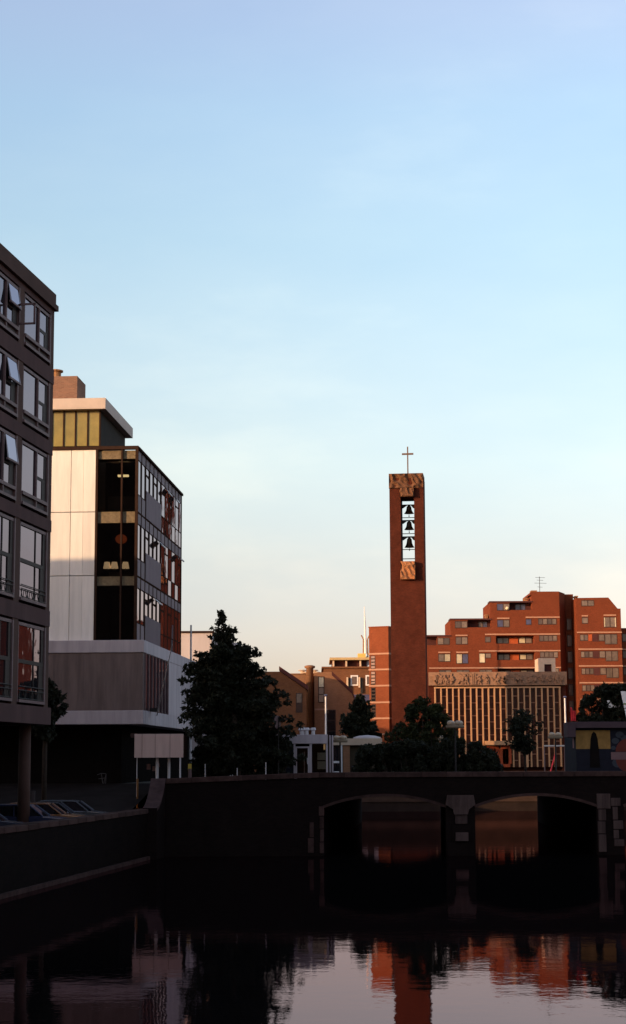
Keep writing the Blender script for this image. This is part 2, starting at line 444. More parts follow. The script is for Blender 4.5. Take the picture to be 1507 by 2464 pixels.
b.poly([(42, 141, FAR), (600, 141, FAR), (600, 168.4, FAR), (42, 168.4, FAR)])
b.poly([(60, 90, FAR), (600, 90, FAR), (600, 141, FAR), (60, 141, FAR)])
b.poly([(-2500, 168.4, FAR), (2500, 168.4, FAR), (2500, 4000, FAR), (-2500, 4000, FAR)])
struct(b.build('ground', M['earth']))
sheet('right_bank', [(30, -70, 3.0), (600, -70, 3.0), (600, 90, 3.0), (32, 90, 3.0)], M['asphalt'])

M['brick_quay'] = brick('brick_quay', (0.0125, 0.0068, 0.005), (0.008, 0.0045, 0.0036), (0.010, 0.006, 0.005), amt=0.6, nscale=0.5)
# ------------------------------------------------------------------ left quay wall
qa = math.radians(90 - 6.75)
qf = Frame(quay_x(90), 90, 0, qa)               # x runs away from the camera, y to the left
qw = fthing('quay_wall', 'dark brick quay wall along the left bank of the canal', 'quay wall', qf)
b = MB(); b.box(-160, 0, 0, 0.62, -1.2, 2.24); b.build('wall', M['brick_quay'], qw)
cs = MB(); cs.box(0, 1.46, -0.05, 0.55, 2.24, 2.46)
st0 = cs.build('coping_stone', M['coping'], qw, bevel=0.015)
st0.location = (-1.49, 0, 0)
for k in range(1, 34): copy_obj(st0, qw, (-1.49 * (k + 1), 0, RND.uniform(-.012, .012)))
b = MB(); b.box(-160, -51.0, -0.05, 0.55, 2.24, 2.46); b.build('coping', M['coping'], qw)
b = MB(); b.box(-0.55, 0.02, -0.10, 0.64, -1.2, 2.5); b.build('corner_pilaster', M['coping'], qw)
b = MB(); b.box(-160, -0.56, -0.16, 0.0, -1.2, 0.16); b.build('footing', M['coping'], qw)

# ------------------------------------------------------------------ the bridge with its arches
bf = Frame(0, 90, 0, 0)
br = fthing('canal_bridge', 'wide dark brick bridge with low segmental arches over the canal', 'bridge', bf)
ARCH = [(0.46, 6.67), (8.17, 14.35), (15.75, 21.9)]
XL, XR, DEEP = -7.95, 32.0, 50.0
SPR, CRN = 2.38, 2.96
def soffit(x):
    for a, c in ARCH:
        if a <= x <= c:
            t = (x - (a + c) / 2) / ((c - a) / 2)
            h, w = CRN - SPR, (c - a) / 2
            R = (w * w + h * h) / (2 * h)
            return CRN - R + math.sqrt(max(0, R * R - (t * w) ** 2))
    return None
def ctop(x):
    return 3.90 + (min(x, 0) - XL) / (0 - XL) * 0.29
wall_b = MB()
edges = [XL]
for a, c in ARCH: edges += [a + (c - a) * k / 24 for k in range(25)]
edges += [XR]
for x0, x1 in zip(edges[:-1], edges[1:]):
    xm = (x0 + x1) / 2; inside = soffit(xm) is not None
    z0, z1 = (soffit(x0), soffit(x1)) if inside else (-1.2, -1.2)
    t0, t1 = ctop(x0) - 0.26, ctop(x1) - 0.26
    sh = DEEP * TB
    wall_b.poly([(x0, 0, z0), (x1, 0, z1), (x1, 0, t1), (x0, 0, t0)])
    wall_b.poly([(x0, 0.6, DECK - 0.3), (x1, 0.6, DECK - 0.3), (x1, 0.6, t1), (x0, 0.6, t0)])
    wall_b.poly([(x0, 0, t0), (x1, 0, t1), (x1, 0.6, t1), (x0, 0.6, t0)])
    wall_b.poly([(x0 + sh, DEEP, z0), (x1 + sh, DEEP, z1), (x1 + sh, DEEP, DECK), (x0 + sh, DEEP, DECK)])
    if inside: wall_b.poly([(x0, 0, z0), (x1, 0, z1), (x1 + sh, DEEP, z1), (x0 + sh, DEEP, z0)])
for a, c in ARCH:
    for x in (a, c): wall_b.poly([(x, 0, -1.2), (x + sh, DEEP, -1.2), (x + sh, DEEP, SPR), (x, 0, SPR)])
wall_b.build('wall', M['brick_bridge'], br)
for a, c in ARCH:
    r = MB(); w, h = (c - a) / 2, CRN - SPR; R = (w * w + h * h) / (2 * h); th = math.asin(w / R); xm, zm = (a + c) / 2, CRN - R
    for k in range(30):
        t0, t1 = -th + 2 * th * k / 30, -th + 2 * th * (k + 1) / 30
        q = [(xm + rr * math.sin(t), zm + rr * math.cos(t)) for rr, t in ((R, t0), (R, t1), (R + .14, t1), (R + .14, t0))]
        r.prism(q, -0.03, 0.05)
    r.build('arch_ring', M['coping'], br)
x = XL + 0.4; k = 0
while x < XR - 1.3:
    L = 1.30; z = (ctop(x) + ctop(x + L)) / 2
    c = MB(); c.prism([(x + .006, ctop(x) - .26), (x + L - .006, ctop(x + L) - .26), (x + L - .006, ctop(x + L)), (x + .006, ctop(x))], -0.09, 0.64)
    c.build('coping_stone', M['coping'], br, bevel=0.012); x += L
def stone(x0, x1, z0, z1, d=0.07, m='stone_pier'):
    c = MB(); c.box(x0, x1, -d, 0.02, z0, z1); return c.build('pier_stone', M[m], br, bevel=0.015)
def bx(px): return (px - CX) / (PF / 90)
def bz(py): return CAMZ - (py - HZ) * 90 / PF
# pier between the two arches: fluted corbel, set-back shaft, plinth blocks
c = MB(); c.prism([(bx(1085), bz(1958)), (bx(1117), bz(1958)), (bx(1120), bz(1946)), (bx(1135), bz(1935)), (bx(1131), bz(1913)), (bx(1069), bz(1913)), (bx(1065), bz(1935)), (bx(1082), bz(1946))], -0.22, 0.02)
for k in range(7):
    xx = bx(1072) + k * (bx(1128) - bx(1072)) / 6; c.box(xx - .045, xx + .045, -0.25, -0.2, bz(1938), bz(1915))
c.build('corbel', M['stone_pier'], br)
stone(bx(1087), bx(1116), bz(1980), bz(1959), 0.12)
stone(bx(1087), bx(1117), bz(2020), bz(2000), 0.30)
c = MB(); c.box(bx(1068), bx(1132), -0.24, 0.02, -1.2, bz(2024)); c.build('pier_foot', M['brick_bridge'], br)
c = MB(); c.box(bx(1080), bx(1124), -0.10, 0.02, bz(2024), bz(1981)); c.build('pier_shaft', M['brick_bridge'], br)
# right pier of cut stones
for x0, x1, y0, y1 in ((1424, 1456, 1911, 1946), (1427, 1445, 1948, 1974), (1425, 1443, 1976, 2004), (1426, 1444, 2006, 2047), (1457, 1480, 1921, 1940), (1461, 1473, 1942, 1972), (1462, 1485, 1974, 1994), (1462, 1474, 1996, 2016), (1463, 1486, 2018, 2034)):
    stone(bx(x0), bx(x1), bz(y1), bz(y0))
# left abutment stones
for x0, x1, y0, y1 in ((764, 777, 1938, 1960), (766, 776, 1962, 1990), (767, 776, 1992, 2020), (766, 776, 2022, 2047), (742, 752, 1975, 2010), (738, 752, 2012, 2046)):
    stone(bx(x0), bx(x1), bz(y1), bz(y0), 0.05, 'coping')
# sweeping end of the parapet, down to the quay
sw = MB(); sb = MB(); n = 12
prof = []
for k in range(n + 1):
    t = k / n
    xs = t ** 1.7
    prof.append((-8.32 - 0.16 * xs, -7.57 - 0.20 * xs, -0.05 - 2.5 * t, ctop(XL) + 0.02 - 1.42 * (math.sin(t * 1.25) / math.sin(1.25))))
for k in range(n):
    (a0, a1, ya, za), (b0, b1, yb, zb) = prof[k], prof[k + 1]
    sw.poly([(a0, ya, za), (a1, ya, za), (b1, yb, zb), (b0, yb, zb)])
    sb.poly([(a0 + .02, ya, za - .02), (b0 + .02, yb, zb - .02), (b0 + .02, yb, -1), (a0 + .02, ya, -1)]); sb.poly([(a1 - .02, ya, za - .02), (b1 - .02, yb, zb - .02), (b1 - .02, yb, -1), (a1 - .02, ya, -1)])
    sw.poly([(a0, ya, za), (b0, yb, zb), (b0, yb, zb - .16), (a0, ya, za - .16)]); sw.poly([(a1, ya, za), (b1, yb, zb), (b1, yb, zb - .16), (a1, ya, za - .16)])
a0, a1, ya, za = prof[-1]
sb.poly([(a0, ya, 0), (a1, ya, 0), (a1, ya, za), (a0, ya, za)])
a0, a1, ya, za = prof[0]
sw.poly([(a0, ya + .7, 0), (a1, ya + .7, 0), (a1, ya + .7, za), (a0, ya + .7, za)]); sw.poly([(a0, ya, za), (a1, ya, za), (a1, ya + .7, za), (a0, ya + .7, za)])
sw.build('curved_coping', M['coping_sweep'], br); sb.build('curved_parapet_end', M['brick_bridge'], br)

# far end of the basin
fq = Frame(0, 168, 0, 0)
fw = fthing('far_quay_wall', 'dark brick quay wall at the far end of the basin, seen through the arches', 'quay wall', fq)
b = MB(); b.box(-4, 46, 0, 0.6, -1.2, 3.25); b.build('wall', mat('quay_brown', (0.022, 0.013, 0.010), 0.9, 0.3, 0.7), fw)
b = MB(); b.box(-4, 46, -0.1, 0.6, 3.25, 3.75); b.build('coping', M['coping'], fw)
b = MB(); b.box(-4, 46, -0.12, 0.0, 0.9, 1.6); b.build('waling', mat('waling', (0.05, 0.028, 0.02), 0.9, 0.3, 0.7), fw)
b = MB(); b.box(-2.6, -2.0, -27, 0, -1.2, 3.75); b.box(42, 42.6, -27, 0, -1.2, 3.75); b.build('side_wall', M['brick_bridge'], fw)

# ------------------------------------------------------------------ left office block on columns
la = math.atan((1335 - CX) / PF)
lc = at(122, 1300, 76)
lf = Frame(lc.x, lc.y, STREET, math.pi / 2 - la)
ob = fthing('office_block', 'dark concrete office block on round columns along the left quay', 'office building', lf)
LLEN, LDEP = 92.0, 15.0
def lz(py, px=114): return lf.hit(px, py).z
ROWS = [(753, 848, 872), (921, 1026, 1052), (1095, 1214, 1242), (1283, 1463, None), (1513, 1697, None)]
WR = lf.hit(114, 1200).x; WW, PIT = 3.78, 4.55
z_top, z_led0, z_led1, z_sl0, z_sl1 = lz(707, 130), lz(733, 128), lz(746, 128), lz(1744, 113), lz(1703, 113)
rows = [(lz(a), lz(bb), lz(c) if c else None) for a, bb, c in ROWS]
b = MB(); b.box(-LLEN, 0, 0.62, LDEP, z_sl0, z_top - 0.02); b.build('body', M['office_concrete'], ob)
# facade skin: spandrels between window rows, piers between windows
bands = [(z_sl1, z_sl0)] + []
z_hi = z_top
lev = []
for (t, s_, p) in rows: lev.append((t + 0.10, (p if p is not None else s_) - 0.12))
prev = z_led1
b = MB()
for i, (t, bo) in enumerate(lev):
    nxt = lev[i + 1][0] if i + 1 < len(lev) else z_sl1
    if i == 0: b.box(-LLEN, 0, 0, 0.62, t, z_led0)
    b.box(-LLEN, 0, -0.03 if i < 4 else 0, 0.62, nxt, bo)
b.build('spandrel_bands', M['office_concrete'], ob)
b = MB(); b.box(-LLEN, 0.05, -0.06, LDEP, z_led0, z_top); b.build('parapet', M['office_roof_band'], ob)
b = MB(); b.box(-LLEN, 0.12, -0.16, LDEP, z_led1, z_led0); b.build('roof_ledge', M['office_roof_band'], ob)
b = MB(); b.box(-LLEN, 0.02, -0.14, LDEP, z_sl0, z_sl1); b.build('floor_slab', M['office_concrete'], ob)
NB = 5
for i, (t, bo) in enumerate(lev):
    b = MB(); b.box(WR + 0.02, 0, 0.001, 0.62, bo, t)
    b.build('pier', M['office_roof_band'], ob)
    for k in range(NB - 1):
        x1 = WR - WW - PIT * k; x0 = WR - PIT * (k + 1)
        b = MB(); b.box(x0 + .02, x1 - .02, 0.001, 0.62, bo, t); b.build('pier', M['office_roof_band'], ob)
b = MB(); b.box(-LLEN, WR - WW - PIT * (NB - 1), 0.002, 0.62, lev[-1][1], lev[0][0]); b.build('plain_bays', M['office_concrete'], ob)
M['sash_glass'] = dark_glass('sash_glass', tint=(.34, .29, .33))
def office_window(x1, row, ajar):
    """one recessed window; x1 is its far (right) edge"""
    t, s_, p = rows[row]; x0 = x1 - WW; bot = p if p is not None else s_
    e = 0.10
    f = MB()
    f.box(x1 - .13, x1, -0.05, 0.10, bot, t); f.box(x0, x0 + .07, -0.005, 0.10, bot, t)
    f.box(x0 + .07, x1 - .13, -0.01, 0.10, t - .13, t); f.box(x0 + .07, x1 - .13, -0.07, 0.10, bot, bot + .12)
    xm = x0 + WW * 0.555
    if p is not None:
        f.box(x0 + .07, x1 - .13, -0.06, 0.10, s_ - .09, s_ + .05)
        f.box(xm - .05, xm + .05, -0.03, 0.10, bot + .12, t - .13)
    w = f.build('window', M['office_frame'], ob)
    def pane(a, c, z0, z1, y=0.05, name='pane', m='glass'):
        q = MB(); q.box(a, c, y, y + .02, z0, z1); return q.build(name, M[m], w)
    if p is not None:
        pane(x0 + .07, xm - .05, bot + .12, s_ - .09, 0.07, 'lower_panel', 'office_panel'); pane(xm + .05, x1 - .13, bot + .12, s_ - .09, 0.07, 'lower_panel', 'office_panel')
        pane(x0 + .07, xm - .05, s_ + .05, t - .13)
        zs = s_ + (t - s_) * 0.44
        pane(xm + .05, x1 - .45, zs + .07, t - .13); pane(xm + .05, x1 - .75, s_ + .05, zs - .07)
        d = MB(); d.box(x1 - .45, x1 - .13, 0.03, 0.10, s_ + .05, t - .13); d.box(xm + .05, x1 - .45, 0.03, .10, zs - .07, zs + .07); d.box(x1 - .75, x1 - .45, 0.03, .10, s_ + .05, zs - .07)
        d.build('inner_frame', M['dark_wood'], w)
        if ajar:     # a top-hung sash pushed outwards
            za, zb = zs + .08, t - .16; o_ = ajar
            g = MB(); g.poly([(xm + .12, -0.02, zb), (x1 - .16, -0.02, zb), (x1 - .16, -o_, za), (xm + .12, -o_, za)])
            g.poly([(xm + .12, .02, zb), (x1 - .16, .02, zb), (x1 - .16, -o_ + .05, za), (xm + .12, -o_ + .05, za)])
            g.poly([(xm + .12, -0.02, zb), (xm + .12, .02, zb), (xm + .12, -o_ + .05, za), (xm + .12, -o_, za)])
            g.poly([(x1 - .16, -0.02, zb), (x1 - .16, .02, zb), (x1 - .16, -o_ + .05, za), (x1 - .16, -o_, za)])
            g.poly([(xm + .12, -o_, za), (x1 - .16, -o_, za), (x1 - .16, -o_ + .05, za), (xm + .12, -o_ + .05, za)])
            g.build('open_sash', M['sash_glass'], w)
            fr_ = MB()
            for a, c in ((xm + .10, xm + .2), (x1 - .22, x1 - .14)):
                fr_.poly([(a, -0.03, zb), (c, -0.03, zb), (c, -o_ - .02, za), (a, -o_ - .02, za)])
            fr_.box(xm + .10, x1 - .14, -o_ - .03, -o_ + .06, za - .08, za)
            fr_.build('sash_frame', M['office_frame'], w)
    else:
        zt = s_ + (t - s_) * 0.515
        xm = x0 + WW * 0.60
        d = MB(); d.box(x0 + .07, x1 - .13, 0.0, 0.10, zt - .08, zt + .08); d.box(xm - .04, xm + .04, 0.02, .10, s_ + .12, t - .13)
        d.box(x1 - .5, x1 - .13, 0.01, .10, zt, t - .13); d.box(x1 - .8, x1 - .13, 0.012, .10, s_ + .12, zt - .08)
        d.build('inner_frame', M['dark_wood'], w)
        for a, c, e_ in ((x0 + .07, xm - .04, 0), (xm + .04, x1 - .5, 0)):
            pane(a, c, zt + .08, t - .13); pane(a, c - (.3 if a > xm else 0), s_ + .12, zt - .08)
        rl = MB()
        zr = s_ + (t - s_) * 0.20
        for zz in (zr, zr - .16, s_ + .16): rl.tube([(x0 + .12, -0.04, zz), (x1 - .14, -0.04, zz)], 0.022, 6)
        for k in range(8):
            xa = x0 + .25 + k * 0.42; rl.tube([(xa, -0.04, zr - .16), (xa + (.25 if k % 2 else -.1), -0.04, s_ + .16)], 0.018, 6)
        rl.build('balustrade', M['dark_metal'], w)
    return w
ajar = {(0, 1): 0.15, (1, 1): 0.18, (2, 1): 0.16, (0, 2): .3}
for r in range(5):
    for k in range(NB): office_window(WR - PIT * k, r, ajar.get((r, k), 0.0))
# a side-hung casement standing open on the top floor, between the two bays
z0, z1 = lz(818), lz(757); a = lf.hit(40, 790)
zz0, zz1 = lf.hit(45, 783).z, lf.hit(45, 731).z
cs_ = MB(); xo = WR - PIT - .1
for (ya, yb, za, zb) in ((0, -.75, zz1 - .08, zz1), (0, -.75, zz0, zz0 + .08), (0, -.08, zz0, zz1), (-.67, -.75, zz0, zz1)): cs_.box(xo - .03, xo + .03, ya, yb, za, zb)
cs_.build('open_casement', M['office_frame'], ob)
for k in range(6):
    p = lf.loc(at(60, 1800, 75.5)) if k == 0 else None
    if k == 0: cx_, cy_ = p.x, p.y
    b = MB(); b.lathe([(0.27, 0), (0.25, z_sl0)], 20, (cx_ - PIT * 1.0 * k * 1.35, cy_, 0)); b.build('column', M['office_roof_band'], ob, smooth=True)
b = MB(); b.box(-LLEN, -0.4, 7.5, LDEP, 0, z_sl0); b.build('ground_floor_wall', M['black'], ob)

# unseen block added behind it to shade the bridge and the white tower
nb = thing('shade_block', 'plain brick block behind the office block, unseen, added for its shade', 'building', (-38, 72, STREET), -0.02)
b = MB(); b.box(-48, 0, -75, 0, 0, 20.2); b.build('wall', M['brick_brown'], nb)
b = MB(); b.box(-48.2, 0.2, -75.2, 0.2, 20.2, 20.6); b.build('cornice', M['office_concrete'], nb)

# ------------------------------------------------------------------ white tower block
wa = math.atan((1030 - CX) / PF)
wc = at(328, 1400, 95)
wf = Frame(wc.x, wc.y, 3.0, -wa)
wb = fthing('white_office_tower', 'white panelled office tower with glazed corner, bronze glass side and flat penthouse roof', 'office building', wf)
def wz(py): return wf.hit(320, py).z
def wx(px, py=1300, k=0): return wf.hit(px, py, k).x
WD = wf.hit(436, 1400, 0, 'x').y                   # depth of the glazed side
XW0 = wx(60)
zt, zb = wz(1077), wz(1541)
b = MB(); b.box(XW0, wx(231), 0.14, WD, zb, zt)
b.box(wx(231), -0.3, 5.0, WD, zb, zt); b.build('body', M['room'], wb)
# front panels, each its own
xs = [XW0, wx(169.2), wx(229.5)]
zs = [wz(1541), wz(1384), wz(1230.5), wz(1080)]
for i in range(2):
    for j in range(3):
        for h_ in range(2):
            xa_, xc_ = xs[i] + (xs[i+1] - xs[i]) * h_ / 2, xs[i] + (xs[i+1] - xs[i]) * (h_ + 1) / 2
            p = MB(); p.box(xa_ + (.014 if h_ == 0 else .004), xc_ - (.014 if h_ else .004), -0.02 + .004 * ((i + j + h_) % 2), 0.14, zs[j] + .02, zs[j+1] - .02)
            p.build('wall_panel', M['white_panel'], wb, bevel=0.006)
# glazed corner bay: frame, concrete beams, room behind the glass
x0, xm, x1 = wx(232), wx(292), 0.0
b = MB()
b.box(x0 - .08, x0 + .05, -0.05, 0.2, zb, zt); b.box(xm - .045, xm + .045, -0.07, 0.12, zb, zt - .12); b.box(-0.10, 0.06, -0.06, 0.06, zb, zt)
b.box(XW0, 0.06, -0.08, 0.2, wz(1081), wz(1073))
b.build('corner_mullions', M['bronze'], wb)
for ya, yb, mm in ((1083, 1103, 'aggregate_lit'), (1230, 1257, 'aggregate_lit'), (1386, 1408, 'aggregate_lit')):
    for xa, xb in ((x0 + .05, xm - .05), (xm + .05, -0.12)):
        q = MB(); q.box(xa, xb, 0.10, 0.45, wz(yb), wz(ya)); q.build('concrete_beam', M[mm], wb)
for ya, yb in ((1081, 1110), (1226, 1259), (1382, 1410)):
    q = MB(); q.box(x0, -0.12, 0.46, 5.0, wz(yb), wz(ya)); q.build('floor_slab', M['room'], wb)
for ya, yb in ((1110, 1226), (1259, 1382), (1410, 1541)):
    for xa, xb in ((x0 + .05, xm - .045), (xm + .045, -0.10)):
        q = MB(); q.box(xa, xb, 0.0, 0.015, wz(yb), wz(ya)); q.build('pane', M['clear'], wb)
q = MB(); q.box(x0 + .4, -0.2, 1.2, 1.3, wz(1226), wz(1186)); q.build('inner_parapet', M['room_sill'], wb)
q = MB(); q.box(x0 + .5, -0.2, 1.2, 1.35, wz(1382), wz(1371)); q.build('inner_parapet', M['room'], wb)
q = MB(); q.box(x0 + .05, x0 + .40, 0.3, 0.5, wz(1226), wz(1110)); q.build('curtain', M['room_sill'], wb)
q = MB(); q.box(x0, -0.2, 4.9, 5.0, zb, zt); q.build('back_wall', M['room'], wb)
# lamps inside
def in_at(px, py, k): return wf.hit(px, py, k)
p = in_at(297, 1145, 2.4)
l_ = fthing('strip_light', 'lit strip light under the top floor ceiling behind the glass', 'ceiling light', Frame(*(wf.o + wf.ux * p.x + wf.uy * p.y + Vector((0, 0, p.z))), wf.ang))
q = MB(); q.box(-.30, .30, -.12, .12, -.05, .05); q.build('diffuser', M['tube_light'], l_); q = MB(); q.box(-.32, .32, -.14, .14, .05, .12); q.build('housing', M['dark_metal'], l_)
q = MB(); q.tube([(0, 0, .1), (0, 0, wz(1110) - p.z + .1)], .015, 6); q.build('rod', M['dark_metal'], l_)
p = in_at(292, 1297, 1.8)
l_ = fthing('globe_lamp', 'big orange-red globe lamp hanging on the middle floor behind the glass', 'lamp', Frame(*(wf.o + wf.ux * p.x + wf.uy * p.y + Vector((0, 0, p.z))), wf.ang))
q = MB(); q.lathe([(0.03, -.26)] + [(.33 * math.sin(t), -.27 * math.cos(t)) for t in [math.pi * k / 12 for k in range(1, 12)]] + [(0.03, .26)], 20); q.build('lamp_shade', M['red_lamp'], l_, smooth=True)
q = MB(); q.tube([(0, 0, .25), (0, 0, wz(1259) - p.z + .05)], .012, 6); q.build('cord', M['dark_metal'], l_)
for px, ad in ((258, 'leftmost'), (275.5, 'middle'), (302, 'rightmost')):
    p = in_at(px, 1368, 0.8)
    l_ = fthing('table_lamp', ad + ' of three cream lampshades in a row on the middle floor windowsill', 'lamp', Frame(*(wf.o + wf.ux * p.x + wf.uy * p.y + Vector((0, 0, p.z))), wf.ang), 'lampshades in the corner window')
    q = MB(); q.lathe([(0.22, 0), (0.15, .36)], 16); q.build('lamp_shade', M['shade_lamp'], l_, smooth=True)
    q = MB(); q.lathe([(0.08, -.10), (0.02, -.08), (0.02, .02)], 10); q.build('base', M['dark_metal'], l_)
# bronze glass side: mullions, panes, solid panels
NBAY = 12; BW_ = WD / NBAY
for k in range(NBAY + 1):
    y = k * BW_
    q = MB(); q.box(-0.02, 0.012 if 0 < k < NBAY else 0.03, y - (.15 if 0 < k < NBAY else .25 if k else 0.02), y + (.15 if 0 < k < NBAY else .0 if k else .12), zb - .6, zt)
    q.build('mullion', M['bronze'], wb)
q = MB(); q.box(-0.05, 0.12, 0.0, WD, zt - .10, zt + .04); q.build('top_rail', M['bronze'], wb)
FL = [wz(1077), wz(1231), wz(1385), wz(1541)]
def side_pane(k, z0, z1, m='glass', y=0.008, name='pane'):
    q = MB(); a_, c_ = k * BW_ + .14, (k + 1) * BW_ - .14
    tw_ = .030 + RND.uniform(-.004, .004) if k < 6 else -.030 + RND.uniform(-.014, .022)      # turned so near bays mirror sky, far bays the bell tower
    if m != 'glass': q.box(y - .02, y, a_, c_, z0, z1); return q.build(name, M[m], wb)
    s_ = min(0, tw_); q.plan([(y - .03 + s_, a_), (y + s_, a_), (y + s_ - tw_, c_), (y + s_ - tw_ - .03, c_)], z0, z1); return q.build(name, M['tower_glass'], wb)
TR = MB()
for f in range(3):
    t, bo = FL[f], FL[f + 1]; H = t - bo
    TR.box(-0.04, 0.016, 0, WD, bo - .05, bo + .05) if f < 2 else None
    for k in range(NBAY):
        y0, y1 = k * BW_, (k + 1) * BW_
        up = t - H * .18
        side_pane(k, up + .03, t - .06, 'purple_panel')
        if k < 2 or k >= 6:
            mid = t - H * .72
            side_pane(k, mid + .03, up - .03); side_pane(k, bo + .06, mid - .03, 'purple_panel' if k < 2 else 'glass')
            TR.box(-0.04, 0.011, y0, y1, up - .03, up + .03); TR.box(-0.04, 0.011, y0, y1, mid - .03, mid + .03)
            if k >= 6 and (k + f) % 2 == 0:
                zz = up - H * .14; TR.box(-0.04, 0.010, y0, y1, zz - .05, zz + .05)
        else:
            sill = t - H * .55
            if k % 2 == 0:
                zz = up - H * .12; side_pane(k, zz + .05, up - .03); side_pane(k, sill + .03, zz - .05); TR.box(-0.04, 0.010, y0, y1, zz - .06, zz + .06)
            else: side_pane(k, sill + .03, up - .03)
            TR.box(-0.04, 0.010, y0, y1, up - .03, up + .03)
    q = MB(); sill = t - H * .55
    n_ = 20; ya, yb = 2 * BW_ + .09, 6 * BW_ - .09; st = (yb - ya) / n_
    pts = []
    for k in range(n_):
        y = ya + k * st
        pts += [(y, .04), (y + st * .7, .04), (y + st * .75, .02), (y + st * .97, .02)]
    for (p0, h0), (p1, h1) in zip(pts[:-1], pts[1:]): q.poly([(h0, p0, bo + .05), (h1, p1, bo + .05), (h1, p1, sill), (h0, p0, sill)])
    q.box(-0.02, 0.015, ya, yb, bo + .05, sill); q.build('ribbed_panel', M['purple_panel'], wb)
TR.build('transoms', M['bronze'], wb)
# tilted-out vents in the glass side
for k, f, op in ((5, 1, .3), (10, 1, .4), (4, 2, .35), (7, 0, .25), (9, 0, .3)):
    t, bo = FL[f], FL[f + 1]; H = t - bo; z1_ = t - H * .20; z0_ = z1_ - H * .10; y0, y1 = k * BW_ + .05, (k + 1) * BW_ - .05
    q = MB(); q.poly([(0.08, y0, z1_), (0.08, y1, z1_), (op, y1, z0_ + .12), (op, y0, z0_ + .12)]); q.poly([(0.05, y0, z1_), (0.05, y1, z1_), (op, y1, z0_ + .06), (op, y0, z0_ + .06)])
    q.box(op - .04, op + .02, y0, y1, z0_ + .05, z0_ + .13); q.build('tilted_vent', M['pale_metal'], wb)
# cornice slab, lower volume, base slab
XWL = XW0 - 16
SX, SY = wf.hit(347, 1545, -0.43).x, -0.43
LD = WD + 12
def slab(name, ya, yb, x1, y0, deep, m):
    q = MB(); q.box(XWL, x1, y0, deep, wz(yb), wz(ya)); return q.build(name, M[m], wb, bevel=0.02)
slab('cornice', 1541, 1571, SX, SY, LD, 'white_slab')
z0, z1 = wz(1710), wz(1571)
b = MB(); b.box(XWL, SX - .06, SY + .06, LD, z0, z1); b.build('lower_wall', M['aggregate'], wb)
for k in range(6):
    xx = SX - .06 - (k + .02) * 1.62
    if k: q = MB(); q.box(xx - .02, xx + .02, SY + .05, SY + .2, z0, z1); q.build('joint', M['aggregate'], wb)
yw0, yw1 = 0.25, wf.hit(403, 1650, SX - .06, 'x').y
q = MB(); q.box(SX - .06, SX - .05, yw0, yw1, z0 + .05, z1 - .03); q.build('ground_strip_window', M['glass'], wb)
for k in range(8):
    y = yw0 + (yw1 - yw0) * k / 7; q = MB(); q.box(SX - .06, SX + .02, y - .06, y + .06, z0 + .02, z1); q.build('window_post', M['office_frame'], wb)
y = yw1 + .1
while y < LD - .2:
    q = MB(); q.box(SX - .06, SX + .0, y, min(y + 1.75, LD), z0, z1 - .01); q.build('side_panel', M['white_slab'], wb, bevel=0.01); y += 1.78
b = MB(); y = SY
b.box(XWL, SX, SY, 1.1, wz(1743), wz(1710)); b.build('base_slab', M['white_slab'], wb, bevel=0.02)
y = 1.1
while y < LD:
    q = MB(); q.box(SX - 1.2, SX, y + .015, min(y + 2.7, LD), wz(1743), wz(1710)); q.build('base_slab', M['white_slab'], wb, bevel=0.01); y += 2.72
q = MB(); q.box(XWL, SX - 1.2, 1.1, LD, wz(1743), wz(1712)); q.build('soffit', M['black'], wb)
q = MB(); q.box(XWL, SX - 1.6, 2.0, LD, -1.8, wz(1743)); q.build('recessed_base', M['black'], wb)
q = MB(); 
for pts in (((0, .62), (.30, .70), (.42, 0), (.62, .68)), ((.30, .70), (.62, .68), (.60, .1)), ((.1, .4), (.55, .45))):
    for (a_, c_), (d_, e_) in zip(pts[:-1], pts[1:]):
        gx = wf.hit(234, 1880, 1.99).x; gz = wf.hit(234, 1892, 1.99).z
        q.tube([(gx + a_ * .8, 1.985, gz + c_), (gx + d_ * .8, 1.985, gz + e_)], .022, 5)
q.build('graffiti', M['chalk'], wb)
# penthouse and chimney
px1 = wx(241, 1030); fx1 = wf.hit(254, 970, -0.5).x
q = MB(); q.box(XW0, px1 - .03, 0.08, 8.0, wz(1074), wz(984)); q.build('penthouse_wall', M['room'], wb)
q = MB(); q.box(px1 - .03, px1, 0.1, 8.0, wz(1074), wz(984)); q.build('penthouse_side', M['room'], wb)
xp = [XW0] + [wx(v, 1030) for v in (126, 154, 182.5, 212, 241)]
for a_, c_ in zip(xp[:-1], xp[1:]):
    q = MB(); q.box(a_ + .04, c_ - .04, 0.02, 0.08, wz(1071), wz(988)); q.build('penthouse_pane', M['olive_pane'], wb)
    q = MB(); q.box(c_ - .05, c_ + .03, -0.03, 0.1, wz(1074), wz(984)); q.build('penthouse_mullion', M['bronze'], wb)
ye = wf.hit(320, 1040, fx1, 'x').y
q = MB(); q.box(XW0, fx1, -0.5, ye, wf.hit(254, 983, -.5).z, wf.hit(254, 957, -.5).z)
q.build('penthouse_roof', M['roof_fascia'], wb)
k_ = 2.5
q = MB(); q.box(wf.hit(90, 930, k_).x, wf.hit(186, 930, k_).x, k_, wf.hit(206, 945, wf.hit(186, 930, k_).x, 'x').y, wf.hit(160, 965, k_).z, wf.hit(160, 905, k_).z); q.build('chimney', M['chimney_brick'], wb)
p = wf.hit(135, 905, k_ + 1); q = MB(); q.lathe([(.30, -.1), (.30, .22), (.42, .24), (.42, .32), (.2, .38)], 14, (p.x, p.y, p.z)); q.build('vent', M['rust'], wb)
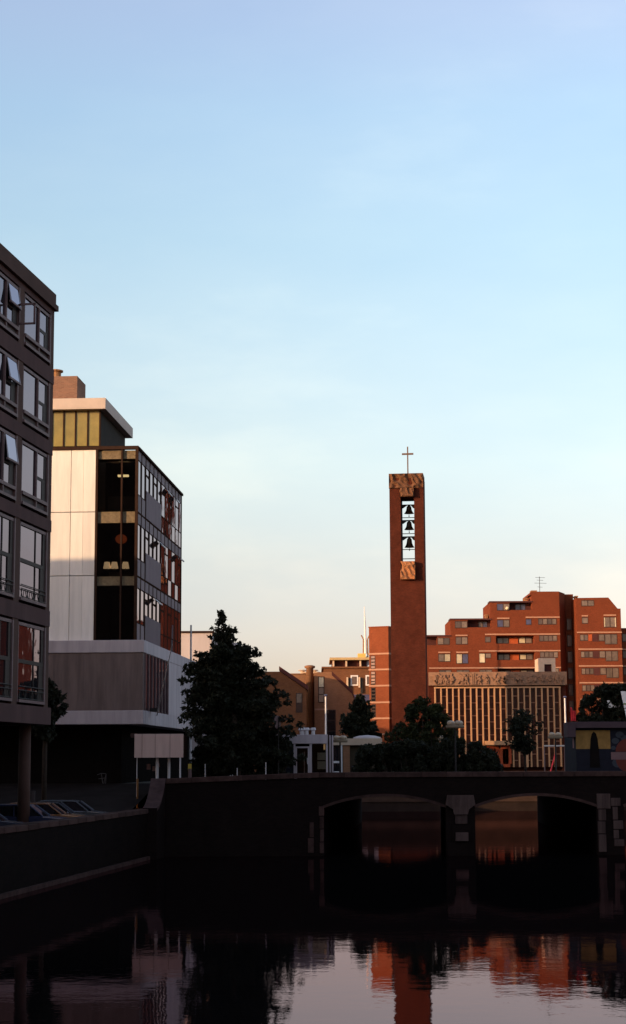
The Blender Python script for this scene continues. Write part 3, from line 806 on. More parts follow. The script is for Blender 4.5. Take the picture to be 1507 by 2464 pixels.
# three small floodlights under the penthouse eave, a leaning flagpole bracketed to the base slab
fp0, fp1 = wf.hit(378, 1708, SX + .35, 'x'), wf.hit(415, 1550, SX + 2.3, 'x')
fl = thing('flagpole', 'thin bare flagpole leaning out from the side of the white tower', 'flagpole', wf.o + wf.ux * fp0.x + wf.uy * fp0.y + Vector((0, 0, fp0.z)), wf.ang)
d_ = fp1 - fp0
q = MB(); q.tube([(0, 0, -.3), d_], [.035, .02], 8); q.build('pole', M['pale_metal'], fl)
q = MB(); q.box(-.42, .1, -.12, .12, -.1, .1); q.build('bracket', M['dark_metal'], fl)

from mathutils import noise as mnoise
# ------------------------------------------------------------------ bell tower
ta = math.radians(-6.5)
tc = at(939.5, 1400, 171.5)
tf = Frame(tc.x, tc.y, FAR, ta)
tw = fthing('bell_tower', 'tall slim dark brick bell tower with three bells in an open slot and a cross', 'bell tower', tf)
TW = tf.hit(1023, 1500).x
TDP = 2.9
def tz(py, k=0): return tf.hit(982, py, k).z
TW = tf.hit(1023.5, 1500).x
zt = tz(1150)
ox0, ox1 = tf.hit(965, 1280).x, tf.hit(997.5, 1280).x
oz0, oz1 = tz(1352), tz(1196)
b = MB()
b.box(0, ox0, 0, TDP, -.2, zt); b.box(ox1, TW, 0, TDP, -.2, zt); b.box(ox0, ox1, 0, TDP, -.2, oz0); b.box(ox0, ox1, 0, TDP, oz1, zt)
b.build('shaft', M['brick_tower'], tw)
def relief_block(name, x0, x1, z0, z1, y0, y1, m, amp, seed, nx, nz, figures=0):
    """a block whose front is carved: a displaced grid"""
    me = MB()
    def h(x, z):
        p = Vector((x * .26 + z * .20, z * .17 - x * .09, seed * 3.1))
        v = mnoise.noise(p * 1.5) + .5 * mnoise.noise(p * 3.4)
        return amp * max(-1, min(1, (abs(v) - .22) * 3.2))
    idx = {}
    for i in range(nx + 1):
        for j in range(nz + 1):
            x, z = x0 + (x1 - x0) * i / nx, z0 + (z1 - z0) * j / nz
            ed = 0 if i in (0, nx) or j in (0, nz) else 1
            idx[i, j] = len(me.v); me.v.append((x, y0 + ed * h(x * 2.6, z * 2.6), z))
    for i in range(nx):
        for j in range(nz): me.f.append((idx[i, j], idx[i+1, j], idx[i+1, j+1], idx[i, j+1]))
    me.poly([(x0, y0, z0), (x0, y1, z0), (x0, y1, z1), (x0, y0, z1)]); me.poly([(x1, y0, z0), (x1, y1, z0), (x1, y1, z1), (x1, y0, z1)])
    me.poly([(x0, y0, z1), (x1, y0, z1), (x1, y1, z1), (x0, y1, z1)]); me.poly([(x0, y0, z0), (x1, y0, z0), (x1, y1, z0), (x0, y1, z0)])
    return me.build(name, m, tw)
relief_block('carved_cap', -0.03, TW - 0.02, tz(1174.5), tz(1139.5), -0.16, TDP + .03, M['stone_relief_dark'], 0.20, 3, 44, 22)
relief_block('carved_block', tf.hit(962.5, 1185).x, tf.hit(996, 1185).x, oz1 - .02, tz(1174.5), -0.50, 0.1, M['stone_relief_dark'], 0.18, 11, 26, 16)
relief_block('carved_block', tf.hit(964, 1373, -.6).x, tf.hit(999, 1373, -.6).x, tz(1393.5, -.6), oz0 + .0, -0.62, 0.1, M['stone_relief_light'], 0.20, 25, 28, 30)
cxm, cy_ = tf.hit(981.5, 1110, 1.0).x, 1.0
c0, c1, ca = tz(1140, 1), tz(1075, 1), tz(1092.5, 1)
cr_ = MB(); cr_.box(cxm - .06, cxm + .06, cy_ - .06, cy_ + .06, c0, c1)
cr_.box(tf.hit(967.5, 1092, 1).x, cxm - .06, cy_ - .05, cy_ + .05, ca - .085, ca + .085); cr_.box(cxm + .06, tf.hit(995, 1092, 1).x, cy_ - .07, cy_ + .05, ca - .085, ca + .085)
cr_.build('cross', M['cross'], tw)
# bells, each hung from its own beam with corner brackets
OW = ox1 - ox0; om = (ox0 + ox1) / 2 + .09
def oz(py): return tz(py, 1.2)
# measured on the photograph: bell tops and rims
s_ = 6.483
def zy(v): return oz((1960 + v / s_) / 1.6589)
for vb0, vb1, vtop, vrim, vbar in ((352, 376, 372, 585, 690), (752, 778, 775, 1000, 1105), (1175, 1205, 1200, 1460, 1515)):
    be = MB(); be.box(ox0, ox1, 1.1, 1.3, zy(vb1), zy(vb0))
    for sx in (-1, 1):
        xa = om + sx * OW * .5; 
        xe = ox0 if sx < 0 else ox1
        be.prism([(xe, zy(vb1 + 0)), (xe, zy(vb1 + 75)), (xe - sx * OW * .12, zy(vb1 + 70)), (om + sx * .20, zy(vb1))][::(1 if sx > 0 else -1)], 1.12, 1.28)
    be.build('bell_beam', M['dark_metal'], tw)
    zr, zt_ = zy(vrim), zy(vtop); H = zt_ - zr
    q = MB(); q.lathe([(.50, 0), (.47, .04 * H), (.38, .16 * H), (.29, .38 * H), (.25, .62 * H), (.235, .80 * H), (.17, .90 * H), (.10, .97 * H), (.10, 1.08 * H)], 22, (om, 1.2, zr))
    bl = q.build('bell', M['bell'], tw, smooth=True)
    q = MB(); q.lathe([(.02, .2), (.02, -.18), (.055, -.22), (.055, -.30), (.01, -.34)], 8, (om, 1.2, zr)); q.build('clapper', M['dark_metal'], bl)
    q = MB(); q.box(ox0, ox1, 1.16, 1.24, zy(vbar + 9), zy(vbar - 9)); q.build('tie_bar', M['dark_metal'], tw)
q = MB(); q.box(ox0, ox1, 1.16, 1.24, zy(1765), zy(1745)); q.build('tie_bar', M['dark_metal'], tw)

# ------------------------------------------------------------------ church hall
cf = Frame(at(1033, 1700, 183).x, 183, FAR, 0)
ch = fthing('church_hall', 'brick church hall with tall white concrete fins and a carved figure frieze', 'church', cf)
def cz(py): return cf.hit(1190, py).z
def cx2(px, py=1740): return cf.hit(px, py).x
CDEP = 18
xL, xR, xa, xb_ = 0, cx2(1366), cx2(1048), cx2(1348)
b = MB(); b.box(xL, xa - .05, 0, CDEP, -.2, cz(1656)); b.box(xb_ + .1, xR - .1, 0, CDEP, -.2, cz(1656)); b.box(xL, xR - .1, .4, CDEP, cz(1656), cz(1649)); b.box(xa - .05, xb_ + .1, 0.9, CDEP, -.2, cz(1656)); b.box(xL, xR - .1, 0.3, CDEP, cz(1649), cz(1618)); b.build('wall', M['brick_tower'], ch)
fz = MB(); fz.box(xL, xR, -0.25, 0.3, cz(1649), cz(1617)); frz = fz.build('frieze', M['stone_relief'], ch)
zf0, zf1 = cz(1647), cz(1619)
rr = random.Random(5)
def limb(mb, x0, z0, x1, z1, w0, w1, d=.10):
    dx, dz = x1 - x0, z1 - z0; L = math.hypot(dx, dz); nx_, nz_ = -dz / L, dx / L
    pts = [(x0 - nx_ * w0, z0 - nz_ * w0), (x1 - nx_ * w1, z1 - nz_ * w1), (x1 + nx_ * w1, z1 + nz_ * w1), (x0 + nx_ * w0, z0 + nz_ * w0)]
    a_ = sum(pts[k][0] * pts[(k+1) % 4][1] - pts[(k+1) % 4][0] * pts[k][1] for k in range(4))
    mb.prism(pts if a_ > 0 else pts[::-1], -.25 - d * 1.15, -.24)
fx_list = [1046, 1061, 1078, 1092, 1110, 1127, 1161, 1177, 1193, 1208, 1222, 1244, 1258, 1271, 1296, 1312, 1326, 1340, 1355]
hF = zf1 - zf0
for i, px in enumerate(fx_list):
    x = cx2(px); ln = rr.uniform(-.45, .45); g = MB(); hh = hF * rr.uniform(.55, .85); z0 = zf0 + hF * .03
    hip = (x + ln * .4, z0 + hh * .45); sh = (x + ln, z0 + hh * .8)
    limb(g, *hip, *sh, .11, .14, .14)
    for s2 in (-1, 1):
        kx = hip[0] + ln * .3 + rr.uniform(-.16, .16); limb(g, *hip, kx, z0 + hh * .22, .085, .07, .12); limb(g, kx, z0 + hh * .22, kx + rr.uniform(-.18, .18), z0, .07, .05, .10)
        ex, ez = sh[0] + s2 * rr.uniform(.12, .26), sh[1] - rr.uniform(-.05, .25); limb(g, *sh, ex, ez, .06, .05, .12); limb(g, ex, ez, ex + s2 * rr.uniform(0, .2), ez + rr.uniform(-.2, .3), .05, .04, .1)
    hx, hz_ = sh[0] + ln * .25, sh[1] + .13
    g.prism([(hx + .12 * math.cos(t), hz_ + .12 * math.sin(t)) for t in [2 * math.pi * k / 8 for k in range(8)]], -.45, -.24)
    g.build('relief_figure', M['stone_relief'], frz)
for px in (1137, 1141.5, 1146):
    g = MB(); x = cx2(px); g.box(x - .06, x + .06, -.36, -.24, zf0, zf0 + hF * .92); g.build('relief_post', M['stone_relief'], frz)
for (pa, ya, pb, yb) in ((1102, 1645, 1118, 1622), (1272, 1643, 1306, 1624), (1060, 1644, 1072, 1624), (1282, 1623, 1292, 1640)):
    g = MB(); limb(g, cx2(pa), cz(ya), cx2(pb), cz(yb), .06, .06, .13); g.build('relief_beam', M['stone_relief'], frz)
for k in range(44):
    g = MB(); x = cx2(rr.uniform(1040, 1360)); z = rr.uniform(zf0 + .1, zf1 - .15); a_ = rr.uniform(0, 3.1); L = rr.uniform(.25, .6)
    limb(g, x, z, x + L * math.cos(a_), min(zf1 - .05, z + L * math.sin(a_)), .05, .035, .09); g.build('relief_detail', M['stone_relief'], frz)
M['bar_brown'] = mat('bar_brown', (0.26, 0.12, 0.075), 0.8, 0.2, 3)
# glass wall: fins, panes, staggered bars
zg1, zg0 = cz(1656), cz(1846)
fs = (xb_ - xa) / 21
fin0 = None
for k in range(22):
    x = xa + k * fs
    if fin0 is None:
        q = MB(); q.box(-.075, .075, -.38, .06, zg0, zg1); fin0 = q.build('fin', M['fin'], ch, bevel=0.012); fin0.location = (x, 0, 0)
    else: copy_obj(fin0, ch, (x, 0, 0))
q = MB(); q.box(xa - .1, xb_ + .1, -.40, .1, zg1, zg1 + .14); q.build('head_beam', M['fin'], ch)
bar0 = None
for k in range(21):
    x = xa + k * fs
    q = MB(); q.box(x + .075, x + fs - .075, 0.02, 0.05, zg0, zg1); q.build('pane', M['stained'], ch)
    ys = (1675, 1706, 1737, 1768, 1799, 1830) if k % 2 == 1 else (1691, 1722, 1753, 1784, 1815)
    for py in ys:
        if bar0 is None:
            q = MB(); q.box(.075, fs - .075, -.07, .03, -.055, .055); bar0 = q.build('glazing_bar', M['bar_brown'], ch); bar0.location = (x, 0, cz(py))
        else: copy_obj(bar0, ch, (x, 0, cz(py)))
q = MB(); q.box(cx2(1165), cx2(1232), -1.3, .0, cz(1793), cz(1783)); q.build('porch_roof', M['fin'], ch)
for pa, pb in ((1170, 1198), (1204, 1225)):
    q = MB(); q.box(cx2(pa), cx2(pb), -.42, -.36, cz(1846), cz(1794)); d_ = q.build('door', M['red_door'], ch)
    for k in range(3):
        q = MB(); xx = cx2(pa) + (cx2(pb) - cx2(pa)) * (k + .5) / 3; q.box(xx - .3, xx + .3, -.45, -.42, cz(1838), cz(1802)); q.build('door_panel', M['red_door'], d_)
q = MB(); q.box(cx2(1260), cx2(1269), -.5, -.3, cz(1846), cz(1800)); q.build('entrance_post', M['fin'], ch)
M['cream_hut'] = mat('cream_hut', (0.62, 0.44, 0.32), 0.8, 0.12, 2)
# pale plant room on the roof
q = MB()
za, zb_ = cz(1617), cz(1582)
wx0, wx1, d0, d1 = cx2(1305), cx2(1345), cx2(1318), cx2(1336)
q.box(wx0, d0, 1.5, 5, za, zb_); q.box(d1, wx1, 1.5, 5, za, zb_); q.box(d0, d1, 1.5, 5, cz(1597), zb_); q.box(d0, d1, 1.9, 5, za, cz(1597)); q.build('roof_hut', M['cream_hut'], ch)
q = MB(); q.box(d0, d1, 1.84, 1.9, za, cz(1597)); q.build('hut_door', M['apt_dark'], ch)

# ------------------------------------------------------------------ brick stair tower beside the bell tower
sa = math.radians(-24)
sc_ = at(889, 1640, 192)
sf = Frame(sc_.x, sc_.y, FAR, sa)
st = fthing('stair_tower', 'orange brick stair tower with pale string courses, left of the bell tower', 'building', sf)
SWd = sf.hit(936, 1640).x
def sz(py): return sf.hit(915, py).z
b = MB(); b.box(0, SWd, 0, 7, -.2, sz(1508)); b.build('wall', M['brick_stair'], st)
b = MB(); b.box(-.05, SWd + .05, -.05, 7.05, sz(1509.5), sz(1507)); b.build('parapet', M['brick_stair'], st)
for py in (1573, 1611, 1650, 1690, 1728.5, 1767):
    b = MB(); b.box(-.06, SWd + .06, -.07, 7, sz(py + 2), sz(py - 2)); b.build('string_course', M['string_course'], st)
ws0, ws1 = sf.hit(893, 1640).x, sf.hit(904, 1640).x
for y0, y1 in ((1577, 1609), (1615, 1648), (1654, 1688), (1694, 1726), (1733, 1765)):
    w = MB(); w.box(ws0, ws1, -.02, .02, sz(y1), sz(y0)); w = w.build('window', M['apt_frame'], st)
    for k in range(4):
        a_, c_ = sz(y1) + (sz(y0) - sz(y1)) * k / 4, sz(y1) + (sz(y0) - sz(y1)) * (k + 1) / 4
        q = MB(); q.box(ws0 + .06, ws1 - .06, -.035, -.02, a_ + .07, c_ - .07); q.build('pane', M['glass'], w)
for k in range(4):
    q = MB(); z = sz(1690) + (k - 1.2) * 1.95; q.box(SWd - .02, SWd + .03, 1.2, 1.7, z, z + .9); q.build('side_window', M['glass'], st)

# ------------------------------------------------------------------ stepped apartment block
AY = 280.0
af = Frame(at(1030, 1600, AY).x, AY, FAR, 0)
ap = fthing('apartment_block', 'stepped red brick apartment block with pale string courses, behind the church', 'apartment building', af)
def ux(v, py=1600): return af.hit((1600 + v / 1.6744) / 1.6589, py).x           # from the enlarged photograph
def uz(v): return af.hit(1250, (2300 + v / 1.6744) / 1.6589).z
SKIP = 3.0
# main mass: stepped outline with recessed loggias cut out as voids: built of floor-high strips
ADEP = 12
b = MB()
zbase = -.2
LOG = 1.6   # loggia depth
def wallbox(x0, x1, y0, y1, d=0.0): b.box(ux(x0), ux(x1), d, ADEP, uz(y1), uz(y0))
prof = [(130, 395), (337, 285), (605, 170), (885, 103)]
xend = 1070
# openings: (x0,x1,y0,y1) holes of loggias
HOLES = [(640, 895, 398, 450), (645, 898, 508, 560), (648, 900, 618, 670), (735, 885, 172, 226), (452, 610, 286, 341), (130, 246, 397, 458)]
xs_ = sorted({130, 337, 605, 885, xend} | {h[0] for h in HOLES} | {h[1] for h in HOLES})
for xa_, xb2 in zip(xs_[:-1], xs_[1:]):
    top = [y for x, y in prof if x <= xa_][-1]
    hs = sorted([(h[2], h[3]) for h in HOLES if h[0] <= xa_ and h[1] >= xb2])
    y = top
    for h0, h1 in hs:
        if h0 > y + .5: b.box(ux(xa_), ux(xb2), 0, ADEP, uz(h0), uz(y))
        b.box(ux(xa_), ux(xb2), LOG, ADEP, uz(h1), uz(max(y, h0))); y = h1
    b.box(ux(xa_), ux(xb2), 0, ADEP, zbase, uz(y))
b.build('wall', M['brick_red'], ap)
for (x0, x1, y0, y1) in HOLES:
    q = MB(); q.box(ux(x0), ux(x1), LOG - .03, LOG, uz(y1), uz(y0)); q.build('loggia_back', M['apt_dark'], ap)
# roof strips over the set-back top floors
for x0, x1, y in ((130, 337, 392), (337, 612, 282), (605, 890, 167)):
    q = MB(); q.box(ux(x0) - .1, ux(x1), -.12, 3, uz(y + 9), uz(y - 1)); q.build('roof_edge', M['apt_dark'], ap)
q = MB(); q.prism([(ux(870), uz(128)), (ux(885), uz(128)), (ux(885), uz(103))], .02, 6); q.build('gable_slope', M['brick_red'], ap)
# side return and recess between the two parts
q = MB(); q.plan([(ux(1070) + .005, 0.0), (ux(1128), 3.4), (ux(1128), ADEP), (ux(1070) + .005, ADEP)], zbase, uz(104)); q.build('canted_wall', M['brick_red'], ap)
q = MB(); q.box(ux(1128) + .01, ux(1190), 4.2, ADEP, zbase, uz(106)); q.build('recess_wall', M['brick_red'], ap)
for k in range(7):
    z = uz(300) - k * (uz(388) - uz(499)) * 1.0
    q = MB(); q.box(ux(1142), ux(1175), 4.1, 4.2, z - 1.2, z + .7); w = q.build('window', M['apt_frame'], ap)
    q = MB(); q.box(ux(1145), ux(1172), 4.06, 4.1, z - 1.1, z + .6); q.build('pane', M['apt_curtain2'], w)
# right part with its sloping shoulder
q = MB(); q.prism([(ux(1178), zbase), (ux(1478), zbase), (ux(1475), uz(222)), (ux(1455), uz(222)), (ux(1395), uz(148)), (ux(1178), uz(150))], -.8, ADEP); rp = q.build('wall', M['brick_red'], ap)
q = MB(); q.box(ux(1480), ux(2700), .5, ADEP, zbase, uz(372)); q.box(ux(1480), ux(2700), 1.5, ADEP, uz(372), uz(345)); q.build('wall', M['brick_red'], ap)
def course(x0, x1, y, d=-.12, h=4.2):
    q = MB(); q.box(ux(x0), ux(x1), d, 0.02 + min(0, d + .12), uz(y + h), uz(y - h)); q.build('string_course', M['string_course'], ap)
for x0, x1, y in ((842, 1070, 275), (567, 1070, 388), (525, 1070, 499), (190, 1070, 612), (650, 733, 281), (370, 450, 394), (252, 333, 507), (372, 452, 507)): course(x0, x1, y)
for x0, x1, y in ((1178, 1478, 380), (1185, 1478, 492), (1185, 1478, 604), (1187, 1478, 716), (1190, 1478, 826), (1213, 1255, 270), (1360, 1443, 266)): course(x0, x1, y, -.92)
for x0, x1, y in ((1486, 1800, 492), (1486, 1800, 604), (1486, 1800, 716)): course(x0, x1, y, .38)
def window(x0, x1, y0, y1, n, mats, d=0.0):
    f = MB(); X0, X1, Z0, Z1 = ux(x0), ux(x1), uz(y1), uz(y0); t = .11
    f.box(X0, X1, d - .02, d + .05, Z0, Z0 + t); f.box(X0, X1, d - .02, d + .05, Z1 - t, Z1)
    w = (X1 - X0) / n
    for k in range(n + 1):
        c_ = X0 + k * w; f.box(max(X0, c_ - t * .6), min(X1, c_ + t * .6), d - .02, d + .05, Z0 + t, Z1 - t)
    o = f.build('window', M['apt_frame'], ap)
    for k in range(n):
        q = MB(); q.box(X0 + k * w + t * .6, X0 + (k + 1) * w - t * .6, d - .005, d + .03, Z0 + t, Z1 - t); q.build('pane', M[mats[k % len(mats)]], o)
    return o
A, B_, C_, D_ = 'apt_curtain', 'apt_curtain2', 'apt_bright', 'apt_blue'
window(650, 735, 182, 230, 2, (D_, A), -.01)
q = MB(); q.lathe([(.02, -.32), (.26, -.16), (.32, 0), (.26, .16), (.02, .32)], 10, (ux(720), -.1, uz(214))); q.build('lamp_globe', M['apt_bright'], ap, smooth=True)
window(367, 450, 298, 346, 2, (B_, A), -.01)
window(248, 330, 408, 456, 2, (A, B_), -.01)
window(780, 850, 180, 224, 2, (D_,), LOG - .05)
window(530, 590, 296, 338, 2, (B_, D_), LOG - .05)
window(650, 733, 290, 341, 2, (D_, A), -.01); window(842, 880, 285, 327, 1, (D_,), -.01); window(925, 1048, 283, 325, 4, (B_, A), -.01)
window(370, 450, 403, 455, 2, (B_, A), -.01); window(567, 605, 402, 442, 1, (B_,), -.01); window(930, 1050, 395, 437, 4, (B_, A), -.01)
window(252, 333, 516, 570, 2, (A, C_), -.01); window(372, 452, 516, 584, 2, (C_, D_), -.01); window(525, 565, 513, 580, 1, (C_,), -.01); window(566, 605, 513, 548, 1, (A,), -.01); window(932, 1053, 505, 547, 4, (B_, A), -.01)
window(255, 338, 624, 680, 2, (B_, A), -.01); window(373, 458, 624, 690, 2, (A, B_), -.01); window(525, 610, 622, 670, 2, (B_, A), -.01); window(936, 1056, 615, 657, 4, (B_, A), -.01)
for dy, x_ in ((0, 0), (110, 4), (220, 7)):
    window(655 + x_, 732 + x_, 406 + dy, 448 + dy, 2, (A,), LOG - .1)
    q = MB(); q.box(ux(736 + x_), ux(795 + x_), LOG - .12, LOG - .05, uz(450 + dy), uz(408 + dy)); q.build('balcony_door', M['apt_red'], ap)
    window(800 + x_, 888 + x_, 404 + dy, 446 + dy, 2, (C_, A), LOG - .1)
window(1213, 1298, 165, 206, 2, (A,), -.81); window(1213, 1255, 279, 322, 1, (A,), -.81)
wb_ = window(1360, 1443, 277, 348, 2, (A,), -.81)
for x_ in (1362, 1435):
    q = MB(); q.box(ux(x_), ux(x_ + 6), -.84, -.81, uz(344), uz(282)); q.build('white_curtain', M['apt_bright'], wb_)
for k, dy in enumerate((0, 112, 224, 336)):
    x_ = k * 2
    window(1198 + x_, 1252 + x_, 393 + dy, 437 + dy, 2, (A, B_), -.81)
    if k == 0: q = MB(); q.box(ux(1254), ux(1278), -.83, -.8, uz(437), uz(394)); q.build('door_panel', M['apt_red'], ap)
    else: window(1253 + x_, 1280 + x_, 393 + dy, 437 + dy, 1, (A,), -.81)
    q = MB(); q.box(ux(1281 + x_), ux(1320 + x_), -.82, -.8, uz(442 + dy), uz(391 + dy)); q.build('balcony_opening', M['apt_dark'], ap)
    window(1322 + x_, 1362 + x_, 391 + dy, 440 + dy, 1, (A,), -.81); window(1363 + x_, 1446 + x_, 391 + dy, 461 + dy, 2, (A, A), -.81)
for k, dy in enumerate((0, 112, 224, 336)): window(1490, 1560, 385 + dy, 440 + dy, 2, (B_, A), .49)
# roof vents and chimneys
for x0, x1, y0, y1, yy in ((903, 943, 80, 104, 4), (846, 868, 138, 170, 2), (578, 600, 248, 286, 2), (1193, 1216, 122, 150, 3)):
    q = MB(); q.box(ux(x0 + 3), ux(x1 - 3), yy, yy + 1.6, uz(y1 + 4), uz(y0 + 8)); q.box(ux(x0), ux(x1), yy - .2, yy + 1.8, uz(y0 + 8), uz(y0)); q.build('roof_vent', M['brick_gable'], ap)
q = MB(); X = ux(957)
q.tube([(X, 3, uz(103)), (X, 3, uz(-10))], .045, 6)
for v, L in ((-4, 1.2), (14, .8), (34, 1.5), (60, .6)): q.tube([(X - L * .55, 3, uz(v)), (X + L * .75, 3, uz(v + 2))], .03, 5)
q.build('tv_aerial', M['dark_metal'], ap)

# ------------------------------------------------------------------ the gabled houses and the brown block to the left of the stair tower
gf = Frame(at(760, 1700, 200).x, 200, FAR, 0)
def gx(px): return gf.hit(px, 1680).x
def gz(py): return gf.hit(760, py).z
gh = fthing('gabled_house', 'tan brick house end with a sloping right shoulder and slit window', 'house', gf)
b = MB(); b.prism([(gx(757), -.2), (gx(851), -.2), (gx(851), gz(1675)), (gx(845), gz(1661)), (gx(798), gz(1617)), (gx(757), gz(1618))], 0, 10); b.build('wall', M['brick_gable'], gh)
q = MB(); L = [(gx(799), gz(1615.5)), (gx(847), gz(1660)), (gx(854), gz(1677)), (gx(854), gz(1700))]
for (x0, z0), (x1, z1) in zip(L[:-1], L[1:]): q.poly([(x0, -.15, z0), (x1, -.15, z1), (x1, 10, z1), (x0, 10, z0)]); q.poly([(x0, -.15, z0), (x1, -.15, z1), (x1, -.15, z1 - .45), (x0, -.15, z0 - .45)])
q.build('roof', M['apt_dark'], gh)
w = MB(); w.box(gx(766), gx(781), -.03, .02, gz(1691), gz(1628)); w = w.build('window', M['apt_frame'], gh)
for y0, y1, m_ in ((1630, 1653, 'apt_bright'), (1655, 1670, 'glass'), (1672, 1689, 'glass')):
    q = MB(); q.box(gx(768), gx(779), -.05, -.03, gz(y1), gz(y0)); q.build('pane', M[m_], w)
w = MB(); w.box(gx(786), gx(808), -.03, .02, gz(1790), gz(1708)); w = w.build('window', M['apt_frame'], gh)
for y0, y1 in ((1710, 1732), (1734, 1758), (1760, 1788)):
    q = MB(); q.box(gx(788), gx(806), -.05, -.03, gz(y1), gz(y0)); q.build('pane', M['glass'], w)
q = MB(); q.box(gx(757), gx(790), -.05, .0, gz(1709), gz(1705)); q.build('string_course', M['string_course'], gh)
gb = fthing('flat_roofed_house', 'tan brick flat roofed house with chimney pipe and mushroom vents', 'house', Frame(gf.o.x, 203.5, FAR, 0))
b = MB(); b.box(gx(600), gx(764), 0, 10, -.2, gz(1618)); b.build('wall', M['brick_gable'], gb)
b = MB(); b.box(gx(600), gx(770), -.1, 10.1, gz(1619), gz(1616.5)); b.build('parapet', M['brick_gable'], gb)
q = MB(); q.lathe([(.42, -.2), (.42, gz(1606)), (.60, gz(1605)), (.62, gz(1600)), (.3, gz(1598))], 14, (gx(746), -1.2, 0)); q.build('chimney_pipe', M['brick_gable'], gb, smooth=True)
q = MB(); q.box(gx(738), gx(741), -1.2, -.02, -.2, gz(1620)); q.build('downpipe', M['dark_metal'], gb)
for px, py, r in ((728, 1608, .5), (737, 1613, .4), (757, 1608, .45), (764, 1613, .35)):
    q = MB(); q.lathe([(r * .55, gz(1619)), (r * .55, gz(py + 1)), (r * 1.1, gz(py)), (r, gz(py - 2)), (r * .3, gz(py - 3))], 12, (gx(px), 2, 0)); q.build('roof_vent', M['cream'], gb)
w = MB(); w.box(gx(711), gx(724), -.03, .02, gz(1700), gz(1662)); w = w.build('window', M['apt_frame'], gb)
q = MB(); q.box(gx(713), gx(722), -.05, -.03, gz(1698), gz(1664)); q.build('pane', M['apt_curtain2'], w)
sl = fthing('pitched_house', 'dark house with a roof sloping down to the right behind the big tree', 'house', Frame(gf.o.x, 194, FAR, 0))
k_ = 194 / 200
b = MB(); b.prism([(gx(600) * k_, -.2), (gx(737) * k_, -.2), (gx(737) * k_, gz(1664)), (gx(674) * k_, gz(1622)), (gx(600) * k_, gz(1622))], 0, 5); b.build('wall', M['brick_brown'], sl)
q = MB()
for (x0, z0), (x1, z1) in (((gx(672) * k_, gz(1619)), (gx(741) * k_, gz(1663))),): q.prism([(x0, z0), (x1, z1 - .1), (x1 + .05, z1 + .35), (x0, z0 + .45)], -.25, 5.2)
q.build('roof', M['apt_dark'], sl)
w = MB(); w.box(gx(712) * k_, gx(728) * k_, -.04, .02, gz(1718), gz(1672)); w = w.build('window', M['apt_frame'], sl)
q = MB(); q.box(gx(714) * k_, gx(726) * k_, -.06, -.03, gz(1695), gz(1674)); q.build('pane', M['apt_curtain2'], w)
bf2 = Frame(at(779, 1600, 262).x, 262, FAR, 0)
bb = fthing('brown_block', 'brown brick block with small windows and a pale flat roofed top storey', 'building', bf2)
def hx(px): return bf2.hit(px, 1640).x
def hz2(py): return bf2.hit(835, py).z
b = MB(); b.box(0, hx(935), 0, 14, -.2, hz2(1607)); b.build('wall', M['brick_brown'], bb)
b = MB(); b.box(-.3, hx(935), -.3, 14, hz2(1608), hz2(1604)); b.build('parapet', M['brick_brown'], bb)
q = MB(); q.box(hx(800), hx(884), 1.4, 12, hz2(1606), hz2(1586)); q.build('top_storey', M['apt_dark'], bb)
q = MB(); q.box(hx(794), hx(890), -.1, 13, hz2(1588), hz2(1582)); q.build('top_roof', mat('cream_yellow', (0.48, 0.33, 0.16), 0.8, .1, 2), bb)
for px in (803, 834, 868):
    q = MB(); q.box(hx(px - 2), hx(px + 2), .4, 1.2, hz2(1606), hz2(1588)); q.build('roof_post', M['cream'], bb)
for px, py, wd, hh in ((853, 1637, 9, 12), (887, 1637, 7, 12)):
    w = MB(); w.box(hx(px - wd), hx(px + wd), -.12, .02, hz2(py + hh + 1), hz2(py - hh)); w = w.build('window', M['white_paint'], bb)
    q = MB(); q.box(hx(px - wd + 3), hx(px + wd - 3), -.15, -.12, hz2(py + hh - 2), hz2(py - hh + 3)); q.build('pane', M['apt_curtain2'], w)
for px in (836, 865):
    q = MB(); q.box(hx(px - 2), hx(px + 2), -.5, -.02, hz2(1655), hz2(1630)); q.build('flue', M['cream'], bb)
    q = MB(); q.box(hx(px + 3), hx(px + 8), -.3, -.02, hz2(1675), hz2(1632)); q.build('dark_pipe', M['dark_metal'], bb)
q = MB(); q.box(hx(836), hx(935), -4, -.02, -.2, hz2(1672)); q.build('annexe', M['brick_brown'], bb)
q = MB(); q.box(hx(836), hx(935), -4.2, -.02, hz2(1690), hz2(1674)); q.build('annexe_roof', M['apt_blue'], bb)
ms = thing('radio_mast', 'tall thin white radio mast on a yellow base on the brown block roof', 'mast', bf2.o + Vector((hx(882), 3, hz2(1604))))
H = hz2(1455) - hz2(1604)
q = MB(); q.tube([(0, 0, hz2(1570) - hz2(1604)), (-.05, 0, H * .7), (-.12, 0, H)], [.24, .14, .04], 8); q.build('mast_pole', M['white_paint'], ms)
q = MB()
for sx in (-.35, .35):
    q.tube([(sx, 0, 1.2), (sx * .9, 0, 4.3), (sx * 1.8, 0, 4.9)], .10, 6)
for k in range(5): q.tube([(-.35, 0, 1.4 + k * .6), (.35, 0, 1.7 + k * .6)], .06, 5)
q.build('lattice', M['rust'], ms)
q = MB(); q.box(-1.2, .0, -.6, .6, .7, 2.1); q.build('yellow_cabin', mat('cabin_yellow', (0.62, 0.42, 0.12), 0.6, .1, 2), ms)
q = MB(); q.tube([(-.6, -.7, -.1), (.9, -.7, 1.2)], .35, 8); q.build('white_strut', M['white_paint'], ms); q = MB(); q.tube([(-1.0, 0, 1.0), (-4.0, 0, .2)], .06, 5); q.build('stay', M['dark_metal'], ms)

